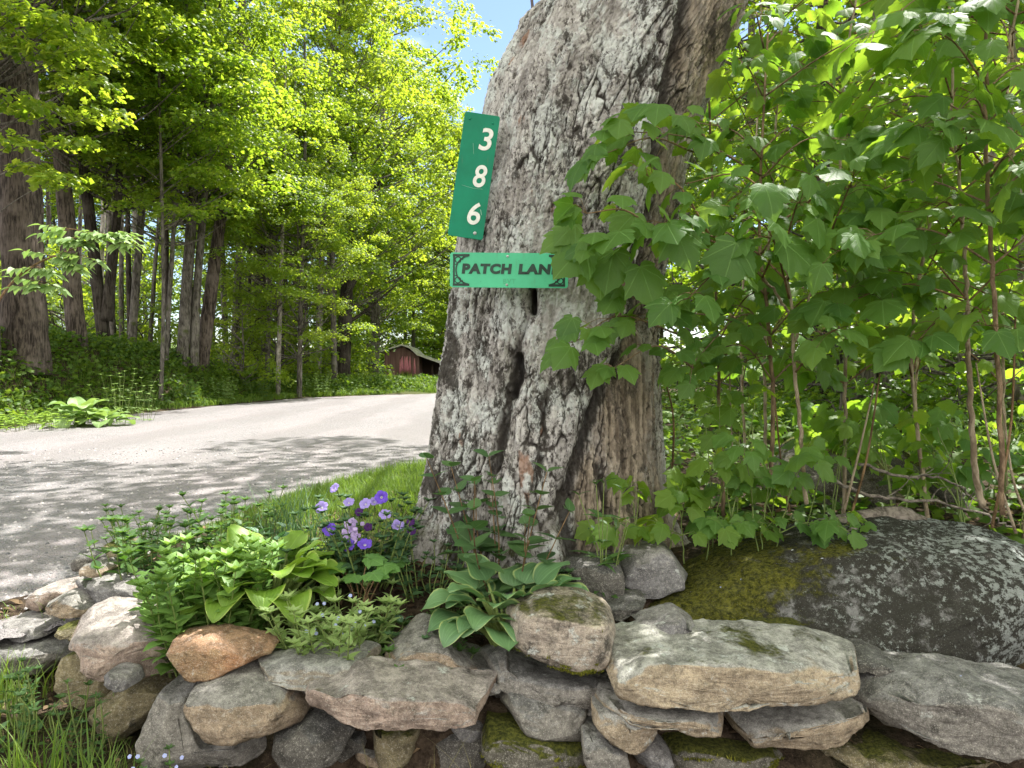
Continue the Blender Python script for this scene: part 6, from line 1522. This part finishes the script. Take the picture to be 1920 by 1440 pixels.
# pink lupins by the shed
for i, px in enumerate((752, 757, 762, 766)):
    d = 43.5; b = P(px, 716, d); b[2] = float(ground_z(b[0], d)); r_ = thing('lupin', 'pink lupin flower spikes against the red shed wall', 'flower', b, 'pink lupins'); a = Acc(); rg = np.random.RandomState(i)
    for k in range(3):
        e = b + [rg.normal(0, .2), 0, 0]; h_ = rg.uniform(.95, 1.35)
        tube(a, np.array([e + [0, 0, h_ * .4], e + [0, 0, h_ * .7], e + [0, 0, h_ * 1.25]]), [.09, .07, .015], 7)
    a.build('flower_spike', plain_mat('lupin_pink', (.46, .17, .22), .7, .2), r_)
    a = Acc(); blades(a, rg, np.repeat(b[None], 20, 0) + rg.normal(0, .1, (20, 3)) * [1, 1, 0], .7, .4, .02); a.build('leaves', LM_grass, r_, smooth=False)
for ob_ in [o for o in COL.objects if o.name.startswith(('forget_me_not', 'variegated_plant'))]:
    a = Acc(); rg = np.random.RandomState(3); hh_ = .15 if ob_.name.startswith('forget') else .24
    for k in range(16):
        c_ = np.array(ob_.location) + [rg.normal(0, .06), rg.normal(-.03, .04), hh_ * rg.uniform(.6, 1.15)]
        funnel(a, c_, np.array([rg.normal(0, .4), -1, .7]), .006, 5, .2)
    a.build('flowers', petal_mat('pale_blue_floret', (.42, .48, .80), (.75, .72, .5)), ob_)
# litter, mulch and loose stones
rng = np.random.RandomState(404)
def flakes(n, x0, x1, y0, y1, f, size, label, mat, name):
    p_ = scatter(rng, n, x0, x1, y0, y1, f); p_[:, 2] += .009; m = len(p_); a = Acc()
    place(a, LITTER, p_, np.column_stack([rng.normal(size=(m, 2)), rng.normal(0, .25, m)]), np.column_stack([.45 * rng.normal(size=(m, 2)), np.ones(m)]), size * rng.uniform(.4, 1.3, m), rng.uniform(0, 1, m), luv=False)
    tag(a.build(name, mat, smooth=False), label, 'litter', kind='stuff')
LITTER = ovate_template(.5, .25, .5, 4, 1)
LM_litter = leaf_mat('dead_leaf_litter', (.055, .035, .02), (.27, .19, .11), (.06, .04, .02), (.2, .13, .07), .15, .8, .2)
flakes(5200, -2.0, 3.0, 1.9, 4.2, lambda x, y: (y > wall_y(x) - .1) & (roadness(x, y) < -.1), .045, 'brown leaf litter and mulch on the soil of the garden bed', LM_litter, 'leaf_litter')
flakes(1500, -2.6, 1.6, 1.3, 3.0, lambda x, y: y < wall_y(x) - .05, .04, 'dead leaves and bits of bark on the ground before the wall', LM_litter, 'leaf_litter')
oc = np.array([(1,0,0),(-1,0,0),(0,1,0),(0,-1,0),(0,0,.7),(0,0,-.7),(.7,.7,.3),(-.6,.7,.2),(.6,-.7,.25),(-.7,-.6,.3)], float)
PEB = (np.array([(.9,0,0),(.2,.8,0),(-.8,.3,0),(-.3,-.8,.0),(.5,-.6,.0),(.5,.1,.55),(-.3,.2,.6),(-.1,-.4,.5)]), np.array([(0,1,5),(1,6,5),(1,2,6),(2,7,6),(2,3,7),(3,4,7),(4,5,7),(4,0,5),(5,6,7)]), None, None)
pp = scatter(rng, 26000, -6.5, .6, 2.6, 9.0, lambda x, y: (roadness(x, y) > -.28) & (rng.uniform(0, 1, len(x)) < np.where(roadness(x, y) < .35, .9, .25)))
pp[:, 2] = np.maximum(ground_z(pp[:, 0], pp[:, 1]), road_z(pp[:, 0], pp[:, 1])) - .001; m = len(pp)
a = Acc(); place(a, PEB, pp, np.column_stack([rng.normal(size=(m, 2)), 0 * pp[:, 0]]), [0, 0, 1.0], .010 * rng.uniform(.4, 1.7, m) , rng.uniform(0, 1, m), luv=False)
t = NT('loose_gravel_stone'); t_col = t.mix(t.attr('tint'), (.12, .12, .125), (.46, .43, .42)); peb_m = t.done(t.pbsdf(t_col, .9, .2))
tag(a.build('loose_gravel', peb_m, smooth=False), 'loose gravel stones scattered along the near edge of the road', 'gravel', kind='stuff')
# fallen petals on the stones and the boulder
rng = np.random.RandomState(15)
bvh = None
from mathutils.bvhtree import BVHTree
def drop(obj):
    me = obj.data; n = len(me.vertices); v = np.zeros(n * 3); me.vertices.foreach_get('co', v); v = v.reshape(-1, 3) + np.array(obj.location)
    return BVHTree.FromPolygons([tuple(q) for q in v], [tuple(p.vertices) for p in me.polygons])
PETW = plain_mat('fallen_petal_white', (.62, .66, .68), .6, .3, .1); PETB = plain_mat('fallen_petal_blue', (.36, .40, .66), .6, .3, .1)
targets = [o for o in COL.objects if o.name.split('.')[0] in ('wall_stone', 'mossy_boulder')]
trees_ = [drop(o) for o in targets]
for px, py, m in [(1491,1032,0),(1458,1056,1),(1385,1085,1),(1355,1100,1),(1299,1108,1),(1545,1050,0),(1432,1209,0),(1610,1219,0),(1660,1254,0),(1793,1266,1),(1163,1171,0),(814,1288,1),(568,1163,0),(577,1190,0),(445,1265,0),(1265,1110,1)]:
    o_ = Vector(CAM.tolist()); d_ = (Vector(P(px, py, 2.0).tolist()) - o_).normalized(); best = None
    for tb in trees_:
        h = tb.ray_cast(o_, d_, 6.0)
        if h[0] is not None and (best is None or h[3] < best[3]): best = h
    if best is None: continue
    c = np.array(best[0]); nn = unit(np.array(best[1]) + [0, 0, .6]); a = Acc(); rr = .0065
    place(a, ROUND, c + nn * .0035, [rng.normal(), rng.normal() * .4, 0], nn, .015, .5)
    tag(a.build('fallen_petal', PETB if m else PETW, None, origin=c), 'tiny fallen petal lying on the mossy boulder and the wall stones', 'petal', 'fallen petals')

# raised moss: short tufts growing on the mossy faces, a part of the stone they cover
LM_moss = leaf_mat('moss_tuft', (.055, .062, .009), (.25, .25, .038), (.08, .09, .01), (.25, .25, .03), .2, .9, .1)
def moss_on(o, n, maskf, h, seed):
    me = o.data; nv = len(me.vertices); v = np.zeros(nv * 3); nn = np.zeros(nv * 3)
    me.vertices.foreach_get('co', v); me.vertices.foreach_get('normal', nn); v = v.reshape(-1, 3); nn = nn.reshape(-1, 3)
    w_ = v + np.array(o.location); k = np.nonzero(maskf(v, w_, nn))[0]
    if len(k) < 5: return
    rg = np.random.RandomState(seed); k = k[rg.randint(0, len(k), n)]; p_ = w_[k] + rg.normal(0, .004, (n, 3)) * [1, 1, .2]
    a = Acc(); dr = unit(nn[k] + [0, 0, .5] + rg.normal(0, .45, (n, 3))); sd = unit(np.cross(dr, rg.normal(size=(n, 3))))
    hh = h * rg.uniform(.5, 1.3, n)[:, None]; ww = .0016
    V = np.stack([p_ - sd * ww - dr * .002, p_ + sd * ww - dr * .002, p_ + dr * hh], 1).reshape(-1, 3)
    a.add(V, np.arange(3 * n).reshape(-1, 3), None, tint=np.repeat(np.clip(rg.normal(.45, .25, n) + .5 * pn(p_[:, 0] * 14, p_[:, 1] * 14, p_[:, 2] * 14, 5), 0, 1), 3))
    a.build('moss', LM_moss, o, smooth=False)
bo = [o for o in COL.objects if o.name == 'mossy_boulder'][0]
moss_on(bo, 60000, lambda v, w_, n_: (n_[:, 2] > .05) & (n_[:, 1] < .3) & (v[:, 0] < .02 + .34 * fbm(w_[:, 0] * 5, w_[:, 1] * 5, w_[:, 2] * 5, 4, 3)) , .011, 1)
for i_, o in enumerate([o for o in COL.objects if o.name.split('.')[0] in ('wall_stone', 'mossy_ledge') and o.data.materials[0].name in ('mossy_fieldstone', 'lichen_spotted_fieldstone')]):
    thr = .25 if 'mossy' in o.data.materials[0].name else .85
    moss_on(o, 6000 if thr < .5 else 2500, lambda v, w_, n_: (n_[:, 2] + .5 * fbm(w_[:, 0] * 9, w_[:, 1] * 9, w_[:, 2] * 9, 4, 3) > thr), .009, i_ + 9)
